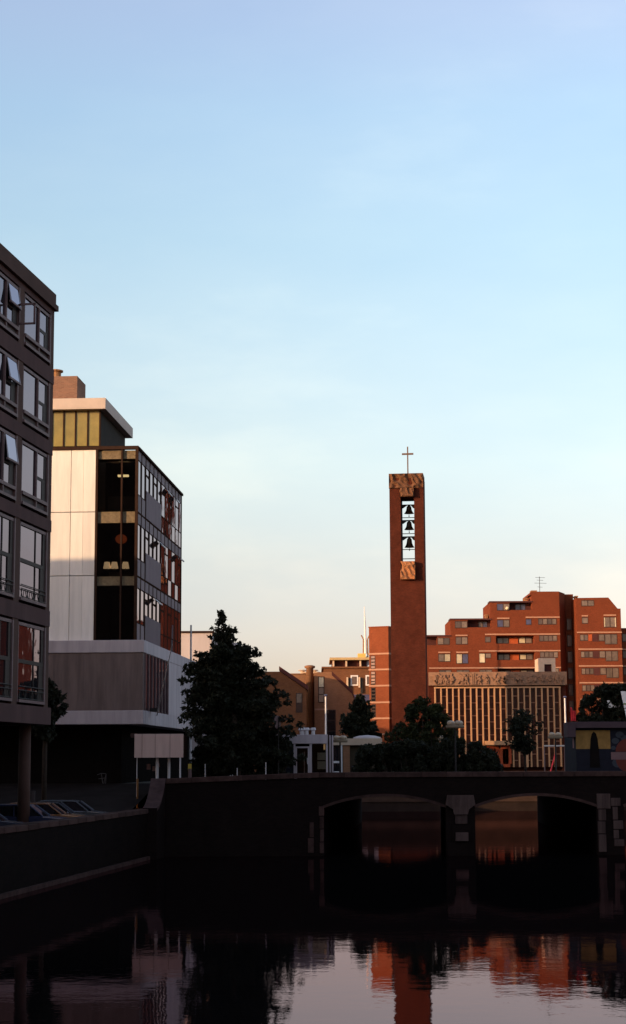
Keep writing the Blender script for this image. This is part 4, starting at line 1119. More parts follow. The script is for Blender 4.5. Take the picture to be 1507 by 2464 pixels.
# pale building behind the white tower, with a thin pole
pf = Frame(at(436, 1600, 128).x, 128, FAR, -.02)
pb = fthing('pale_building', 'pale grey rendered building behind the white tower and the big tree', 'building', pf)
q = MB(); z1 = pf.hit(470, 1523).z; X1 = pf.hit(511, 1560).x
q.box(-8, X1, 0, 8, -.2, z1); q.build('wall', M['pale_wall'], pb); q = MB(); q.box(-8, X1 + .1, -.1, 8.1, z1, z1 + .14); q.build('roof_edge', M['bronze'], pb)
q = MB(); q.box(X1 + .005, X1 + 1.6, 3, 8, -.2, pf.hit(520, 1530).z - .3); q.build('side_wing', M['pale_wall'], pb)
p = pf.hit(459, 1700, -20)
po = thing('antenna_pole', 'thin grey pole standing in front of the pale rendered building', 'pole', (at(459, 1700, 112).x, 112, FAR))
q = MB(); q.tube([(0, 0, 0), (0, 0, at(459, 1504, 112).z - FAR)], [.09, .06], 8); q.build('shaft', M['pale_metal'], po)

# ------------------------------------------------------------------ small buildings on the bridge plaza
def F(px, Y, bz, ang=0.0, py=1800):
    return Frame(at(px, py, Y).x, Y, bz, ang)
# panelled canopy on thin posts
c_f = F(323.5, 92.0, 3.3)
cn = fthing('panelled_canopy', 'boxy canopy of four pinkish white panels on thin posts by the bridge end', 'canopy', c_f)
def kx(px): return c_f.hit(px, 1795).x
def kz(py): return c_f.hit(380, py).z
for a_, c_ in ((323.8, 341.5), (342.5, 373.3), (374.1, 409), (409.8, 441.5)):
    q = MB(); q.box(kx(a_), kx(c_), 0, .06, kz(1823), kz(1766)); q.build('panel', M['canopy_panel'], cn, bevel=.006)
q = MB(); q.box(kx(323.8) + .02, kx(441.5) - .02, .06, 3.0, kz(1821), kz(1768)); q.build('box_body', M['bronze'], cn)
q = MB(); q.box(kx(312), kx(324), .5, 1.2, kz(1774), kz(1764)); q.build('side_bracket', M['coping'], cn)
for px, r, yy in ((329, .022, .3), (376.5, .085, .6), (405, .075, .6), (434, .045, .05)):
    q = MB(); q.lathe([(r, -.9), (r, kz(1822))], 10, (kx(px), yy, 0)); q.build('post', M['pale_metal'], cn)
for px, y0, y1 in ((348, 1838, 1852), (362, 1844, 1856), (371, 1836, 1846)):
    q = MB(); q.box(kx(px) - .1, kx(px) + .1, 2.4, 2.45, kz(y1), kz(y0)); q.build('notice', M['office_frame'], cn)
po = thing('orange_marker_post', 'thin orange-brown marker post beside the panelled canopy', 'post', (at(332, 1880, 91.6).x, 91.6, 2.0))
q = MB(); q.tube([(0, 0, 0), (-.02, 0, 1.9)], .055, 8); q.build('shaft', M['orange_pole'], po)

# glazed kiosk with white fascia
k_f = F(704, 96.5, DECK)
ks = fthing('glass_kiosk', 'glazed kiosk with a white fascia and white framed door beside the big tree', 'kiosk', k_f)
def qx(px): return k_f.hit(px, 1800).x
def qz(py): return k_f.hit(745, py).z
KD = 3.4
q = MB(); q.box(qx(640), qx(789), -.06, KD, qz(1789.5), qz(1767.5)); q.build('fascia', M['white_slab'], ks, bevel=.01)
q = MB(); q.box(qx(640), qx(708), .02, KD, 0, qz(1790)); q.build('side_wall', M['mural_navy'], ks)
for px, w_ in ((709, 4.5), (748, 5.5), (787, 4.5)):
    q = MB(); q.box(qx(px - w_ / 2), qx(px + w_ / 2), -.02, .10, 0, qz(1789.5)); q.build('post', M['white_slab'], ks)
for px in (795, 801):
    q = MB(); q.box(qx(px - 1.8), qx(px + 1.8), .8, .95, 0, qz(1769)); q.build('post', M['fascia_side'], ks)
q = MB(); q.box(qx(711.5), qx(715), -.01, .06, 0, qz(1799)); q.box(qx(741), qx(745), -.01, .06, 0, qz(1799)); q.box(qx(711.5), qx(745), -.01, .06, qz(1800), qz(1796)); d_ = q.build('door', M['white_slab'], ks)
q = MB(); q.box(qx(715), qx(741), .02, .035, 0, qz(1800)); q.build('pane', M['clear'], d_)
q = MB(); q.box(qx(739), qx(740.5), -.06, -.01, .9, 1.25); q.build('handle', M['pale_metal'], d_)
q = MB(); q.box(qx(751), qx(785), .02, .035, 0, qz(1790)); q.build('pane', M['clear'], ks)
q = MB(); q.box(qx(700), qx(790), KD - .1, KD, 0, qz(1789)); q.build('back_wall', M['black'], ks)
q = MB(); q.box(qx(786), qx(803), 1.0, KD, 0, qz(1772)); q.build('end_wall', M['room_sill'], ks)
for y0, y1 in ((1811, 1829), (1832, 1851)):
    q = MB(); q.box(qx(764), qx(784), .30, .34, qz(y1), qz(y0)); q.build('notice_board', M['notice'], ks)
q = MB(); q.box(qx(731), qx(734), .9, 1.0, .3, qz(1809)); q.build('inner_post', M['white_slab'], ks)
for px, r in ((727, .14), (738, .11), (754, .10)):
    q = MB(); q.lathe([(r, qz(1768) - .05), (r, qz(1768) + .25), (r * 1.7, qz(1768) + .3), (r * 1.2, qz(1768) + .42)], 10, (qx(px) , 1.6, 0)); q.build('roof_vent', M['pale_metal'], ks)
kl = fthing('kiosk_lamp', 'small warm lamp glowing inside the glass kiosk', 'lamp', Frame(*(k_f.o + Vector((qx(781), .5, qz(1797)))), 0))
q = MB(); q.box(-.05, .05, -.04, .04, -.16, .16); q.build('tube', M['dim_tube'], kl); q = MB(); q.box(-.07, .07, -.05, .05, .16, .22); q.build('cap', M['dark_metal'], kl)

# low cream shop catching the sun
s_f = F(800, 116, DECK)
sh_ = fthing('cream_shop', 'low cream fronted shop with a white framed window, catching the sun', 'shop', s_f)
def vx(px): return s_f.hit(px, 1800).x
def vz(py): return s_f.hit(860, py).z
q = MB(); q.box(vx(797), vx(920), -.1, 6, vz(1793), vz(1777)); q.build('fascia', M['cream'], sh_, bevel=.01)
q = MB(); q.box(vx(826), vx(842), 0, .4, -.1, vz(1793)); q.build('pier', M['brick_gable'], sh_)
q = MB(); q.box(vx(790), vx(918), .4, 6, -.1, vz(1793)); q.build('wall', M['room_sill'], sh_)
w = MB()
for a_, c_ in ((797, 800), (820.5, 824)): w.box(vx(a_), vx(c_), -.05, .1, -.1, vz(1793))
for y0, y1 in ((1831, 1836), (1856, 1860)): w.box(vx(800), vx(820.5), -.05, .1, vz(y1), vz(y0))
w = w.build('window', M['white_paint'], sh_)
for y0, y1 in ((1794, 1831), (1836, 1856)):
    q = MB(); q.box(vx(800), vx(820.5), .02, .05, vz(y1), vz(y0)); q.build('pane', M['glass'], w)
q = MB(); q.lathe([(.95, vz(1777)), (.9, vz(1773)), (.55, vz(1769.5)), (.1, vz(1768))], 16, (vx(886), 2.2, 0)); q.build('roof_dome', M['pale_wall'], sh_, smooth=True)
q = MB(); q.prism([(vx(842), -.1), (vx(852), -.1), (vx(849), vz(1850)), (vx(845), vz(1838))], .0, .1); q.build('ramp_rail', M['coping'], sh_)

# hut with the painted wall
h_f = F(1385, 100, DECK)
hu = fthing('painted_hut', 'flat roofed hut with a painted yellow and navy wall at the bridge end', 'hut', h_f)
def mx_(px): return h_f.hit(px, 1790).x
def mz(py): return h_f.hit(1430, py).z
HD = 4.5
q = MB(); q.box(mx_(1384.5), mx_(1800), -.35, HD, mz(1752), mz(1737)); q.build('roof_slab', M['hut_slab'], hu, bevel=.015)
q = MB(); q.box(mx_(1364.5), mx_(1384), -.4, 1.2, mz(1774), mz(1738)); q.build('gutter_box', M['hut_slab'], hu, bevel=.015)
q = MB(); q.box(mx_(1386), mx_(1800), 0, HD, -.1, mz(1752)); q.build('wall', M['mural_navy'], hu)
q = MB(); q.box(mx_(1386), mx_(1469), -.012, 0.0, mz(1802), mz(1757.5)); q.build('yellow_panel', M['mural_yellow'], hu)
arc = [(1418.5, 1847), (1419.5, 1803), (1421.5, 1778), (1424.5, 1766), (1430, 1760), (1435.5, 1766), (1438.5, 1778), (1441, 1803), (1443, 1847)]
q = MB(); q.prism([(mx_(a_), mz(c_)) for a_, c_ in arc[::1]], -.022, -.0135); q.build('painted_niche', M['black'], hu)
rc = (1517, 1818)
for a0, a1, nm, m_, yy in ((math.radians(0), math.pi, 'red_half_disc', 'mural_red', -.012), (math.pi, math.radians(360), 'red_half_disc', 'mural_red', -.012)):
    q = MB(); off = -9 if a0 == 0 else 9
    pts = [(mx_(rc[0] + 36 * math.cos(t)), mz(rc[1] + off - 33 * math.sin(t))) for t in [a0 + (a1 - a0) * k / 14 for k in range(15)]]
    q.prism(pts, yy, 0.0); q.build(nm, M[m_], hu)
q = MB(); q.box(mx_(1470), mx_(1580), -.024, -.013, mz(1828), mz(1810)); q.build('pink_band', M['mural_pink'], hu)
for px, py, r in ((1481, 1783, 9), (1476, 1800, 6), (1492, 1768, 10), (1503, 1776, 9), (1486, 1836, 14), (1500, 1845, 12)):
    q = MB(); q.prism([(mx_(px + r * math.cos(t)), mz(py - r * .8 * math.sin(t))) for t in [2 * math.pi * k / 12 for k in range(12)]], -.010, -.001 + px * 1e-6); q.build('grey_patch', M['mural_grey'], hu)
q = MB(); q.box(mx_(1378), mx_(1381), -.1, 0, mz(1800), mz(1772)); q.build('downpipe', M['mural_pink'], hu)

# white boards and red banner above the hut
sg = fthing('white_sign', 'white pointed sign board with a green stripe above the painted hut', 'sign', F(1460, 103, mz(1737) + DECK))
g_f = F(1460, 103, mz(1737) + DECK)
def yx(px): return g_f.hit(px, 1690).x
def yz(py): return g_f.hit(1475, py).z
q = MB(); q.prism([(yx(1461.5), yz(1703)), (yx(1489), yz(1703)), (yx(1496), yz(1693)), (yx(1489), yz(1685)), (yx(1461.5), yz(1685))], 0, .08); q.build('board', M['sign_white'], sg)
q = MB(); q.box(yx(1475), yx(1494), -.015, -.001, yz(1696), yz(1693)); q.build('green_stripe', M['sign_green'], sg)
q = MB(); q.tube([(yx(1479), .0, yz(1692)), (yx(1484), -.0, yz(1687))], .02, 5); q.build('arrow_mark', M['dark_metal'], sg)
q = MB(); q.tube([(yx(1470), .12, -.0), (yx(1470), .12, yz(1686))], .03, 6); q.build('post', M['dark_metal'], sg)
bd = fthing('white_billboard', 'large leaning white board with a green stripe at the edge of the hut roof', 'billboard', g_f)
q = MB(); q.prism([(yx(1505), yz(1737)), (yx(1580), yz(1737)), (yx(1575), yz(1664)), (yx(1492), yz(1664))], -.4, -.3); q.build('board', M['sign_white'], bd)
q = MB(); q.prism([(yx(1498), yz(1696)), (yx(1575), yz(1696)), (yx(1575), yz(1693)), (yx(1497.3), yz(1693))], -.42, -.405); q.build('green_stripe', M['sign_green'], bd)
for px in (1515, 1560):
    q = MB(); q.tube([(yx(px), -.25, -.0), (yx(px), -.25, yz(1668))], .04, 6); q.build('post', M['dark_metal'], bd)
rb = fthing('red_banner', 'bright red hanging banner between the white flagpole and the hut roof', 'banner', F(1373, 104, DECK))
r_f = F(1373, 104, DECK)
q = MB(); n = 10
for k in range(n):
    x0, x1 = r_f.hit(1373 + 13 * k / n, 1720).x, r_f.hit(1373 + 13 * (k + 1) / n, 1720).x
    t0, t1 = [r_f.hit(1380, 1702 + (8 if v > 3 else 0) * min(1, (v - 3) / 2), 0).z for v in (k, k + 1)]
    y0, y1 = .05 * math.sin(k * 1.9), .05 * math.sin((k + 1) * 1.9)
    q.poly([(x0, y0, r_f.hit(1380, 1735).z), (x1, y1, r_f.hit(1380, 1735).z), (x1, y1, t1), (x0, y0, t0)])
q.build('cloth', M['sign_red'], rb)
q = MB(); q.tube([(r_f.hit(1379, 1720).x, .12, 0), (r_f.hit(1379, 1720).x, .12, r_f.hit(1380, 1700).z)], .03, 6); q.build('post', M['dark_metal'], rb)

# flagpoles
def pole(px, y0, y1, Y, r, label, name='flagpole', m='white_paint', knob=True, zb=DECK):
    o = thing(name, label, 'flagpole' if name == 'flagpole' else 'post', (at(px, y1, Y).x, Y, zb))
    top = at(px, y0, Y).z - zb
    q = MB(); q.lathe([(r * 1.15, 0), (r, .4), (r * .75, top)], 10); q.build('shaft', M[m], o)
    if knob:
        q = MB(); q.lathe([(.02, top - .02), (r * 1.8, top + .06), (r * 1.9, top + .16), (.02, top + .22)], 10); q.build('finial', M['apt_blue'], o)
    return o
pole(1363.5, 1680, 1840, 174, .105, 'white flagpole lit by the sun beside the red banner', zb=FAR)
pole(784.5, 1676, 1765, 174, .10, 'white flagpole rising behind the glass kiosk', zb=FAR)
for px, Y, y0, lb in ((494, 93.5, 1838, 'first thin post from the canopy, under the big tree'), (571, 93, 1848, 'short thin post at the middle of the dark hedge under the tree'), (640, 93, 1834, 'thin post nearest the glass kiosk, under the big tree')):
    pole(px, y0, 1850, Y, .03, lb, 'thin_post', 'pale_metal', False, DECK - .2)
yb = thing('yellow_bollard', 'low yellow topped grey bollard beside the panelled canopy', 'bollard', (at(457, 1850, 93).x, 93, DECK - .2))
q = MB(); q.lathe([(.10, 0), (.10, .85), (.12, .9)], 10); q.build('post', M['office_frame'], yb); q = MB(); q.box(-.09, .09, -.07, .07, .85, 1.15); q.build('yellow_head', M['yellow'], yb)
rs = thing('round_sign', 'pale round traffic sign half hidden in the leaves of the big tree', 'sign', (at(668, 1740, 93.9).x, 93.9, DECK - .1))
zc = at(668, 1738, 93.9).z - DECK + .1
q = MB(); q.lathe([(.36, -.02), (.36, .02)], 20); dsc = q.build('disc', M['office_frame'], rs); dsc.rotation_euler = (math.radians(90), 0, math.radians(62)); dsc.location = (0, 0, zc)
q = MB(); q.tube([(.05, .03, 0), (.05, .03, zc + .3)], .03, 8); q.build('post', M['dark_metal'], rs)

# street lamps: a ring of white globes on a post
def lamp(px, py, wpx, Y, label, post_px=None):
    base = at(px, 1850, Y); zc = at(px, py, Y).z - DECK
    o = thing('globe_street_lamp', label, 'street lamp', (base.x, Y, DECK), 0, 'street lamps with clustered globes')
    R = wpx / 2 * Y / PF
    q = MB(); q.lathe([(.07, 0), (.06, 1.0), (.045, zc - .1)], 10); q.build('post', M['dark_metal'], o)
    q = MB(); q.lathe([(R * .95, zc - .26), (R * 1.02, zc - .20), (R * 1.0, zc - .10), (R * .6, zc - .06)], 20); q.build('dish', M['lamp_dish'], o, smooth=False)
    for k in range(4):
        a_ = k * math.pi / 2 + .5; r = R * .36
        q = MB(); q.lathe([(.02, -r * .8)] + [(r * math.sin(t), -r * .8 * math.cos(t)) for t in [math.pi * j / 8 for j in range(1, 8)]] + [(.02, r * .8)], 12, (R * .62 * math.cos(a_), R * .62 * math.sin(a_), zc + .02)); q.build('globe', M['globe'], o, smooth=True)
    return o
lamp(1097, 1741, 44, 100.5, 'lamp with four globes and wide dish, standing in front of the tall bushes')
lamp(1338, 1768, 35, 124, 'lamp with globes right of the small tree, near the white flagpole')
lamp(819, 1776, 36, 108, 'lamp with globes in front of the cream shop window')
lamp(1069, 1775, 34, 132, 'lamp with globes peeping out behind the tall bushes')

# small things at the foot of the church
for px, lb in ((1323, 'red and white leaning barrier pole before the church fins'),):
    o = thing('barrier_pole', lb, 'barrier', (at(px, 1845, 150).x, 150, FAR)); q = MB(); q.tube([(0, 0, 0), (.55, 0, at(px, 1810, 150).z - FAR)], .06, 8); q.build('pole', M['sign_red'], o)
    q = MB(); q.box(-.3, .3, -.2, .2, 0, .12); q.build('foot', M['dark_metal'], o)
fr_o = thing('goal_frame', 'grey tubular frame on the square before the church fins', 'frame', (at(1338, 1845, 140).x, 140.5, DECK))
X0, X1, ZT = -(at(1338, 1800, 140.5).x - at(1313, 1800, 140.5).x), at(1362, 1800, 140.5).x - at(1338, 1800, 140.5).x, at(1338, 1796, 140.5).z - DECK
q = MB(); q.tube([(X0, 0, 0), (X0, 0, ZT), (X1, 0, ZT), (X1, 0, 0)], .05, 6); q.build('tube_frame', M['office_frame'], fr_o); q = MB(); q.box(X0, X1, -.15, .15, ZT, ZT + .1); q.build('top_board', M['pale_metal'], fr_o)

# ------------------------------------------------------------------ trees, bushes and hedges
def leaves(cent, rad, n, size, rng, flat=1.0):
    """n leaf-sized quads scattered through the balls (cent, rad)"""
    cent = np.asarray(cent); rad = np.asarray(rad)
    w = rad ** 2.2; pick = rng.choice(len(cent), n, p=w / w.sum())
    d = rng.normal(size=(n, 3)); d /= np.linalg.norm(d, axis=1)[:, None]
    rr_ = rng.uniform(.35, 1.0, n) ** .5
    p = cent[pick] + d * (rad[pick] * rr_)[:, None] * np.array([1, 1, flat])
    u = rng.normal(size=(n, 3)); u[:, 2] -= .5; u /= np.linalg.norm(u, axis=1)[:, None]
    v = np.cross(u, rng.normal(size=(n, 3))); v /= np.linalg.norm(v, axis=1)[:, None]
    s = (size * rng.uniform(.6, 1.35, n))[:, None]
    a = p - v * s * .32; b_ = p + u * s * .9 - v * s * .05; c_ = p + v * s * .32; d2 = p - u * s * .35
    V = np.stack([d2, a, b_, c_], 1).reshape(-1, 3)
    return V
def leaf_mesh(name, V, m, parent=None):
    n = len(V) // 4; me = bpy.data.meshes.new(name)
    me.vertices.add(len(V)); me.vertices.foreach_set('co', V.astype(np.float32).ravel())
    me.loops.add(n * 4); me.loops.foreach_set('vertex_index', np.arange(n * 4, dtype=np.int32))
    me.polygons.add(n); me.polygons.foreach_set('loop_start', np.arange(0, n * 4, 4, dtype=np.int32)); me.polygons.foreach_set('loop_total', np.full(n, 4, dtype=np.int32))
    me.update(); me.validate(); me.materials.append(m)
    o = bpy.data.objects.new(name, me); COL.objects.link(o)
    if parent is not None: o.parent = parent
    return o
def tree(name, label, cat, Y, base_px, bz_, prof, nleaf, size, m, seed, trunk=.14, depth=.9, nbr=90, droop=.0, group=None, taper=.5, loose=1.0):
    """prof: (py, left px, right px) outline of the crown; its depth follows its width"""
    rng = np.random.default_rng(seed); r = random.Random(seed)
    ox = at(base_px, 1800, Y).x
    o = thing(name, label, cat, (ox, Y, bz_), 0, group)
    P = [(at(0, py, Y).z - bz_, at(l, py, Y).x - ox, at(rr_, py, Y).x - ox) for py, l, rr_ in prof]
    P.sort()
    zs_, ls, rs_ = map(np.array, zip(*P))
    zlo, zhi = zs_[0], zs_[-1]
    tb = MB(); mid = float(np.interp(zhi, zs_, (ls + rs_) / 2))
    pts = [(0, 0, 0), (mid * .1, 0, zlo + (zhi - zlo) * .2), (mid * .5, .1, zlo + (zhi - zlo) * .55), (mid, 0, zhi - .1)]
    tb.tube(pts, [trunk, trunk * .8, trunk * .45, .015], 9)
    cent, rad = [], []
    for k in range(nbr):
        t = (k + r.random()) / nbr; z = zlo + (zhi - zlo) * t ** .95
        L, R = float(np.interp(z, zs_, ls)), float(np.interp(z, zs_, rs_))
        a_ = r.uniform(0, 2 * math.pi); ca, sa_ = math.cos(a_), math.sin(a_)
        tx = float(np.interp(z, [zlo, zlo + (zhi - zlo) * .55, zhi], [mid * .1, mid * .5, mid]))
        ext = (R - tx) * ca if ca > 0 else (tx - L) * -ca
        ln = r.choice((r.uniform(.45, .8), r.uniform(.85, 1.1))); xe = tx + (R - tx) * ca * ln if ca > 0 else tx + (L - tx) * -ca * ln
        ye = (R - L) / 2 * depth * sa_ * ln
        z0 = z - r.uniform(.2, .7) * min(1, (R - L) * .4) if droop >= 0 else z + .3
        start = Vector((tx, 0, max(.3, z0))); end = Vector((xe, ye, z - droop * abs(xe)))
        tb.tube([start, start.lerp(end, .5) + Vector((0, 0, .06)), end], [trunk * .28 * (1 - t * .6), trunk * .16, .012], 5)
        wd = max(.12, min(.55, (R - L) * .12)) * loose
        for s in (.35, .55, .72, .86, 1.0):
            q = start.lerp(end, s); cent.append((q.x + r.uniform(-.1, .1), q.y + r.uniform(-.1, .1), q.z + r.uniform(-.08, .12))); rad.append(wd * (1.15 - taper * s) * r.uniform(.8, 1.2))
    tb.build('trunk', M['bark'], o, smooth=True)
    leaf_mesh('crown', leaves(cent, rad, nleaf, size, rng, .8), M[m], o)
    return o
tree('big_tree', 'large dark tree with an uneven pointed crown between the white tower and the kiosk', 'tree', 94.4, 572, DECK - .1,
     [(1472, 530, 536), (1500, 518, 551), (1522, 500, 578), (1534, 496, 580), (1544, 512, 572), (1562, 486, 628), (1582, 464, 640), (1606, 442, 648), (1640, 442, 662), (1670, 448, 694), (1695, 436, 712), (1720, 430, 722), (1748, 434, 726), (1780, 468, 728), (1810, 480, 722), (1840, 492, 712)],
     52000, .20, 'leaf_dark', 3, trunk=.24, nbr=190, depth=.5, droop=.04, taper=.66, loose=.86)
tree('small_tree', 'slender dark young tree in front of the church fins', 'tree', 112, 1264, DECK,
     [(1712, 1240, 1262), (1722, 1230, 1290), (1745, 1218, 1306), (1770, 1214, 1310), (1795, 1222, 1304), (1815, 1236, 1290)], 4200, .16, 'leaf_dark', 8, trunk=.08, nbr=60, loose=.8, taper=.6)
tree('shop_tree', 'dark rounded tree behind the cream shop and before the stair tower', 'tree', 128, 868, DECK,
     [(1678, 862, 872), (1695, 846, 886), (1715, 832, 898), (1740, 822, 908), (1765, 820, 912), (1785, 826, 908)], 9000, .24, 'leaf_dark', 14, trunk=.14, nbr=80)
tree('street_tree', 'dark tree behind the office block, against the white tower', 'tree', 88, 108, STREET,
     [(1640, 112, 120), (1662, 96, 140), (1685, 80, 158), (1705, 78, 163), (1722, 80, 162), (1745, 74, 145), (1770, 60, 130)], 9000, .2, 'leaf_dark', 19, trunk=.14, nbr=70)
def bush(name, label, Y, prof, n, size, m, seed, depth=1.2, group=None, cat='bush', bz_=DECK):
    rng = np.random.default_rng(seed); r = random.Random(seed)
    l0, r0 = min(p[1] for p in prof), max(p[2] for p in prof); bp_ = (l0 + r0) / 2; ox = at(bp_, 1830, Y).x
    o = thing(name, label, cat, (ox, Y, bz_), 0, group)
    P = sorted((at(0, py, Y).z - bz_, at(l, py, Y).x - ox, at(rr_, py, Y).x - ox) for py, l, rr_ in prof)
    zs_, ls, rs_ = map(np.array, zip(*P)); cent, rad = [], []; tb = MB()
    for k in range(int(120 + 12 * (rs_.max() - ls.min()))):
        z = r.uniform(0, zs_[-1]); L, R = float(np.interp(z, zs_, ls)), float(np.interp(z, zs_, rs_))
        rd = r.uniform(.16, .34) * min(1, max(.45, (R - L) * .5)); x = r.uniform(L + rd * .7, max(L + rd * .7, R - rd * .7)); y = r.uniform(-depth, depth) * (1 - .3 * z / zs_[-1])
        cent.append((x, y, z)); rad.append(rd)
        if k % 4 == 0: tb.tube([(x * .9, y * .8, 0), (x * .95, y * .9, z * .6), (x, y, z)], [.03, .02, .008], 5)
    tb.build('stems', M['bark'], o)
    leaf_mesh('foliage', leaves(cent, rad, n, size, rng), M[m], o)
    return o
bush('dark_hedge', 'long low dark hedge behind the bridge coping, left of the church', 101.5, [(1858, 846, 1206), (1835, 846, 1204), (1815, 850, 1192), (1803, 866, 1176), (1794, 900, 1150)], 26000, .17, 'leaf_dark', 31, 1.0, cat='hedge')
bush('tall_bush', 'tall greenish bush beside the bell tower foot, rising above the dark hedge', 106, [(1850, 925, 1120), (1790, 914, 1118), (1765, 936, 1106), (1742, 958, 1082), (1715, 974, 1070), (1700, 984, 1050), (1684, 1004, 1026)], 15000, .17, 'leaf_green', 37, 1.4)
bush('tree_hedge', 'black hedge under the big tree between canopy and kiosk', 94.9, [(1868, 456, 705), (1830, 458, 705), (1795, 470, 706), (1778, 490, 700)], 20000, .17, 'leaf_dark', 41, .6, cat='hedge')
bush('roof_hedge', 'dark planting growing on the roof of the painted hut', 103.5, [(1738, 1388, 1560), (1712, 1390, 1560), (1698, 1396, 1560), (1680, 1412, 1560), (1668, 1432, 1560), (1658, 1450, 1490)], 13000, .2, 'leaf_dark', 47, 1.0, cat='planting', bz_=mz(1738) + DECK)
bush('corner_shrub', 'small dark shrub at the right end of the hedge, before the church door', 108, [(1856, 1140, 1212), (1836, 1146, 1208), (1818, 1156, 1196), (1808, 1162, 1184)], 4000, .15, 'leaf_dark', 53, .6)

# ------------------------------------------------------------------ parked cars under the office block
def car(name, label, x, y, z, ang, paint, seed):
    o = thing(name, label, 'car', (x, y, z), ang, 'cars parked along the left quay')
    L, Wd = 3.9, 1.58; h = Wd / 2
    side = [(-1.95, .38), (-1.98, .62), (-1.9, .86), (-1.0, .90), (.75, .88), (1.7, .78), (1.93, .66), (1.96, .36), (1.6, .22), (-1.6, .22)]
    b = MB(); n = len(side); i = 0
    for yy, sc in ((-h, .96), (-h + .06, 1.0), (h - .06, 1.0), (h, .96)): b.v += [(px * (1 if abs(sc) == 1 else .985), yy, .22 + (pz - .22) * sc) for px, pz in side]
    for s in range(3):
        for k in range(n):
            l = (k + 1) % n; b.f.append((s*n + k, s*n + l, (s+1)*n + l, (s+1)*n + k))
    b.f.append(tuple(range(n))); b.f.append(tuple(range(4*n - 1, 3*n - 1, -1)))
    b.build('body', paint, o, bevel=0)
    roof = [(-1.55, 1.32), (-1.35, 1.38), (.05, 1.38), (.18, 1.33)]; w_ = .58
    c = MB(); c.prism([(-1.60, 1.28), (.22, 1.28), (.10, 1.37), (-1.45, 1.38)], -w_, w_); c.build('roof', paint, o, bevel=.02)
    pl = MB()
    for sy in (-1, 1):
        pl.tube([(.80, sy * (h - .08), .88), (.20, sy * w_, 1.33)], .04, 6); pl.tube([(-1.85, sy * (h - .08), .88), (-1.56, sy * w_, 1.33)], .05, 6); pl.tube([(-.45, sy * (h - .07), .88), (-.48, sy * w_, 1.33)], .03, 6)
    pl.build('pillars', paint, o)
    q = MB(); q.poly([(.80, -h + .1, .88), (.80, h - .1, .88), (.20, w_, 1.32), (.20, -w_, 1.32)]); q.build('windscreen', M['glass'], o)
    q = MB(); q.poly([(-1.86, -h + .1, .88), (-1.86, h - .1, .88), (-1.57, w_, 1.32), (-1.57, -w_, 1.32)]); q.build('rear_window', M['glass'], o)
    for sy in (-1, 1):
        for a_, c_, a2, c2 in ((-1.82, -.47, -1.54, -.50), (-.43, .76, -.46, .18)):
            q = MB(); q.poly([(a_, sy * (h - .09), .89), (c_, sy * (h - .09), .89), (c2, sy * w_, 1.31), (a2, sy * w_, 1.31)]); q.build('side_window', M['glass'], o)
        for xx in (-1.22, 1.22):
            q = MB(); q.lathe([(.18, -.08), (.28, -.08), (.29, 0), (.28, .08), (.18, .08)], 16); wv = q.build('wheel', M['tyre'], o); wv.rotation_euler = (math.pi / 2, 0, 0); wv.location = (xx, sy * (h - .07), .29)
            q = MB(); q.lathe([(.17, -.085), (.17, .085)], 12); q.build('rim', M['chrome'], wv)
        q = MB(); q.box(1.93, 1.965, sy * .55 - .13, sy * .55 + .13, .52, .66); q.build('headlight', M['lens'], o)
        q = MB(); q.box(-1.985, -1.95, sy * .6 - .12, sy * .6 + .12, .58, .72); q.build('tail_light', M['mural_red'], o)
    for xx in (-2.0, 1.97):
        q = MB(); q.box(xx - .05, xx + .05, -.74, .74, .36, .46); q.build('bumper', M['dark_metal'], o)
    return o
def paint(nm, c): 
    m = mat(nm, c, 0.25, 0.05, 3, spec=.6); return m
pa = [paint('paint_dark_blue', (.02, .022, .05)), paint('paint_rust', (.20, .08, .03)), paint('paint_black', (.012, .012, .014)), paint('paint_grey', (.06, .06, .065)), paint('paint_navy', (.02, .02, .035))]
lbs = ('dark blue hatchback half hidden by the quay parapet, first behind the column', 'rust coloured hatchback second in the row behind the quay parapet', 'black hatchback third in the row behind the quay parapet',
       'grey hatchback last in the row, nearest the bridge', 'navy hatchback parked before the column, nearest the frame edge')
for i, (px, Y) in enumerate(((106, 76.2), (146, 79.0), (168, 80.6), (214, 84.0), (5, 70.0))):
    p = at(px, 1940, Y); car('parked_car', lbs[i], quay_x(Y) - 2.75, Y, STREET, math.radians(-4 + 3 * (i % 3)), pa[i], i)
mk = thing('quay_post', 'slim pale post standing behind the column under the office block', 'post', (at(80, 1930, 80).x, 80, STREET))
q = MB(); q.box(-.08, .08, -.05, .05, 0, at(82, 1903, 80).z - STREET); q.build('shaft', M['office_panel'], mk)

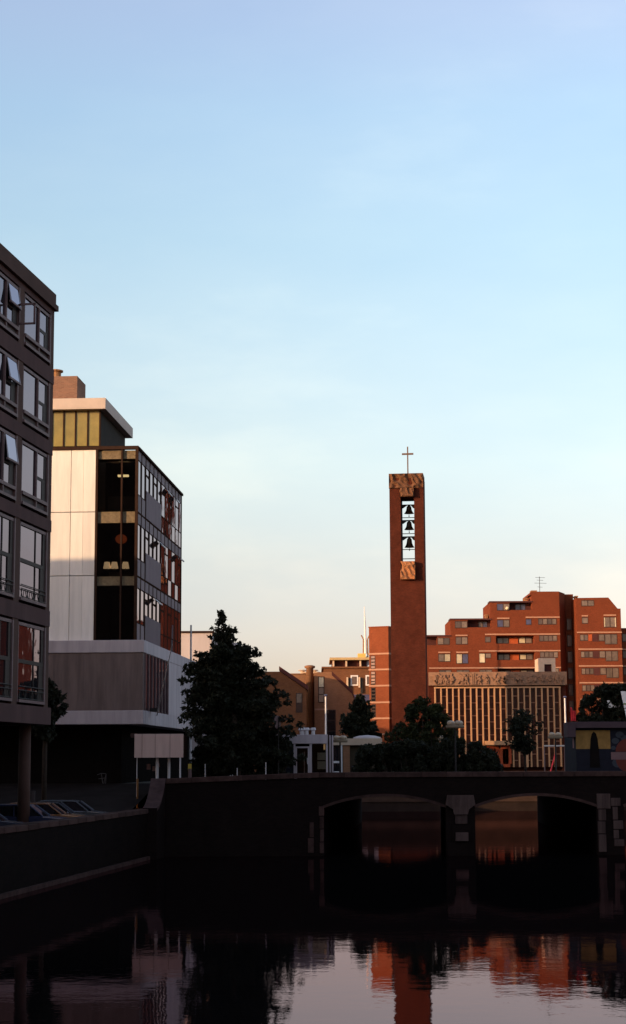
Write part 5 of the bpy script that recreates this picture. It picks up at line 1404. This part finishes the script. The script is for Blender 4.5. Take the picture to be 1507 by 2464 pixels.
# ------------------------------------------------------------------ unseen buildings placed for their shade and reflections
rk = thing('rear_shade_block', 'plain brown brick block hidden behind the white tower, added for its shade', 'building', (-18, 188, FAR))  # unseen, added to throw shade on the gabled house
q = MB(); q.box(-30, 0, -8, 0, -.2, 13.6); q.build('wall', M['brick_brown'], rk); q = MB(); q.box(-30.2, .2, -8.2, .2, 13.6, 14); q.build('cornice', M['office_concrete'], rk)
rbk = thing('right_bank_block', 'long red brick housing block on the right bank, outside the view', 'building', (42, -50, 3.0), math.radians(90 - 4))
q = MB(); q.box(0, 130, -14, 0, 0, 15.5); q.build('wall', M['brick_stair'], rbk)
q = MB(); q.box(-.2, 130.2, -14.2, .2, 15.5, 16); q.build('cornice', M['string_course'], rbk)
wm = None
for k in range(26):
    for j in range(4):
        if wm is None:
            q = MB(); q.box(0, 2.2, -.02, .06, 0, 1.7); wm = q.build('window', M['apt_curtain2'], rbk); wm.location = (2 + 4.9 * k, 0, 1.6 + 3.4 * j)
        else: copy_obj(wm, rbk, (2 + 4.9 * k, 0, 1.6 + 3.4 * j))

rc_ = thing('mirrored_block', 'tall red brick block beyond the right bank, unseen, added for its reflection', 'building', (49, 205, FAR), math.radians(62))  # unseen, added to be mirrored in the lower office windows
q = MB(); q.box(0, 70, -14, 0, -.2, 20.5); q.build('wall', M['brick_tower'], rc_)
q = MB(); q.box(-.2, 70.2, -14.2, .2, 20.5, 21); q.build('cornice', M['string_course'], rc_)
for k in range(14):
    for j in range(6): copy_obj(wm, rc_, (2 + 4.9 * k, .0, 1.4 + 3.2 * j))

ht = thing('low_shade_block', 'low brown brick block hidden behind the white tower, added for its shade', 'building', (-28, 169.9, FAR))  # unseen, added to shade the church foot and the far quay
q = MB(); q.box(-34, 0, -31.4, 0, -.2, 11.2); q.build('wall', M['brick_brown'], ht); q = MB(); q.box(-34.2, .2, -31.4, .2, 11.2, 11.5); q.build('cornice', M['office_concrete'], ht)

rr_o = thing('rear_bank_row', 'long brown brick street front facing the canal behind the viewpoint, outside the view', 'building', (0, -95, FAR))
q = MB(); q.box(-130, 120, -14, 0, -4, 15.5); q.build('wall', M['brick_brown'], rr_o); q = MB(); q.box(-130.2, 120.2, -14.2, .3, 15.5, 16); q.build('cornice', M['office_concrete'], rr_o)
for k in range(40):
    for j in range(4): 
        w_ = copy_obj(wm, rr_o, (-120 + 5.6 * k, 0, 1.4 + 3.4 * j)); w_.rotation_euler = (0, 0, math.pi)

wc_ = thing('mirrored_box', 'low white box added on the far quay for its reflection in the left arch', 'cabin', (at(866, 1900, 171).x, 171, FAR))  # added for the pale reflection under the left arch, otherwise unseen
q = MB(); q.box(0, 1.75, 0, 2.2, 0, 1.75); q.build('wall', M['white_slab'], wc_); q = MB(); q.box(-.1, 1.85, -.1, 2.3, 1.75, 1.86); q.build('roof', M['pale_metal'], wc_)
q = MB(); q.box(.75, 1.35, -.03, 0, 0, 1.5); q.build('door', M['dark_metal'], wc_)
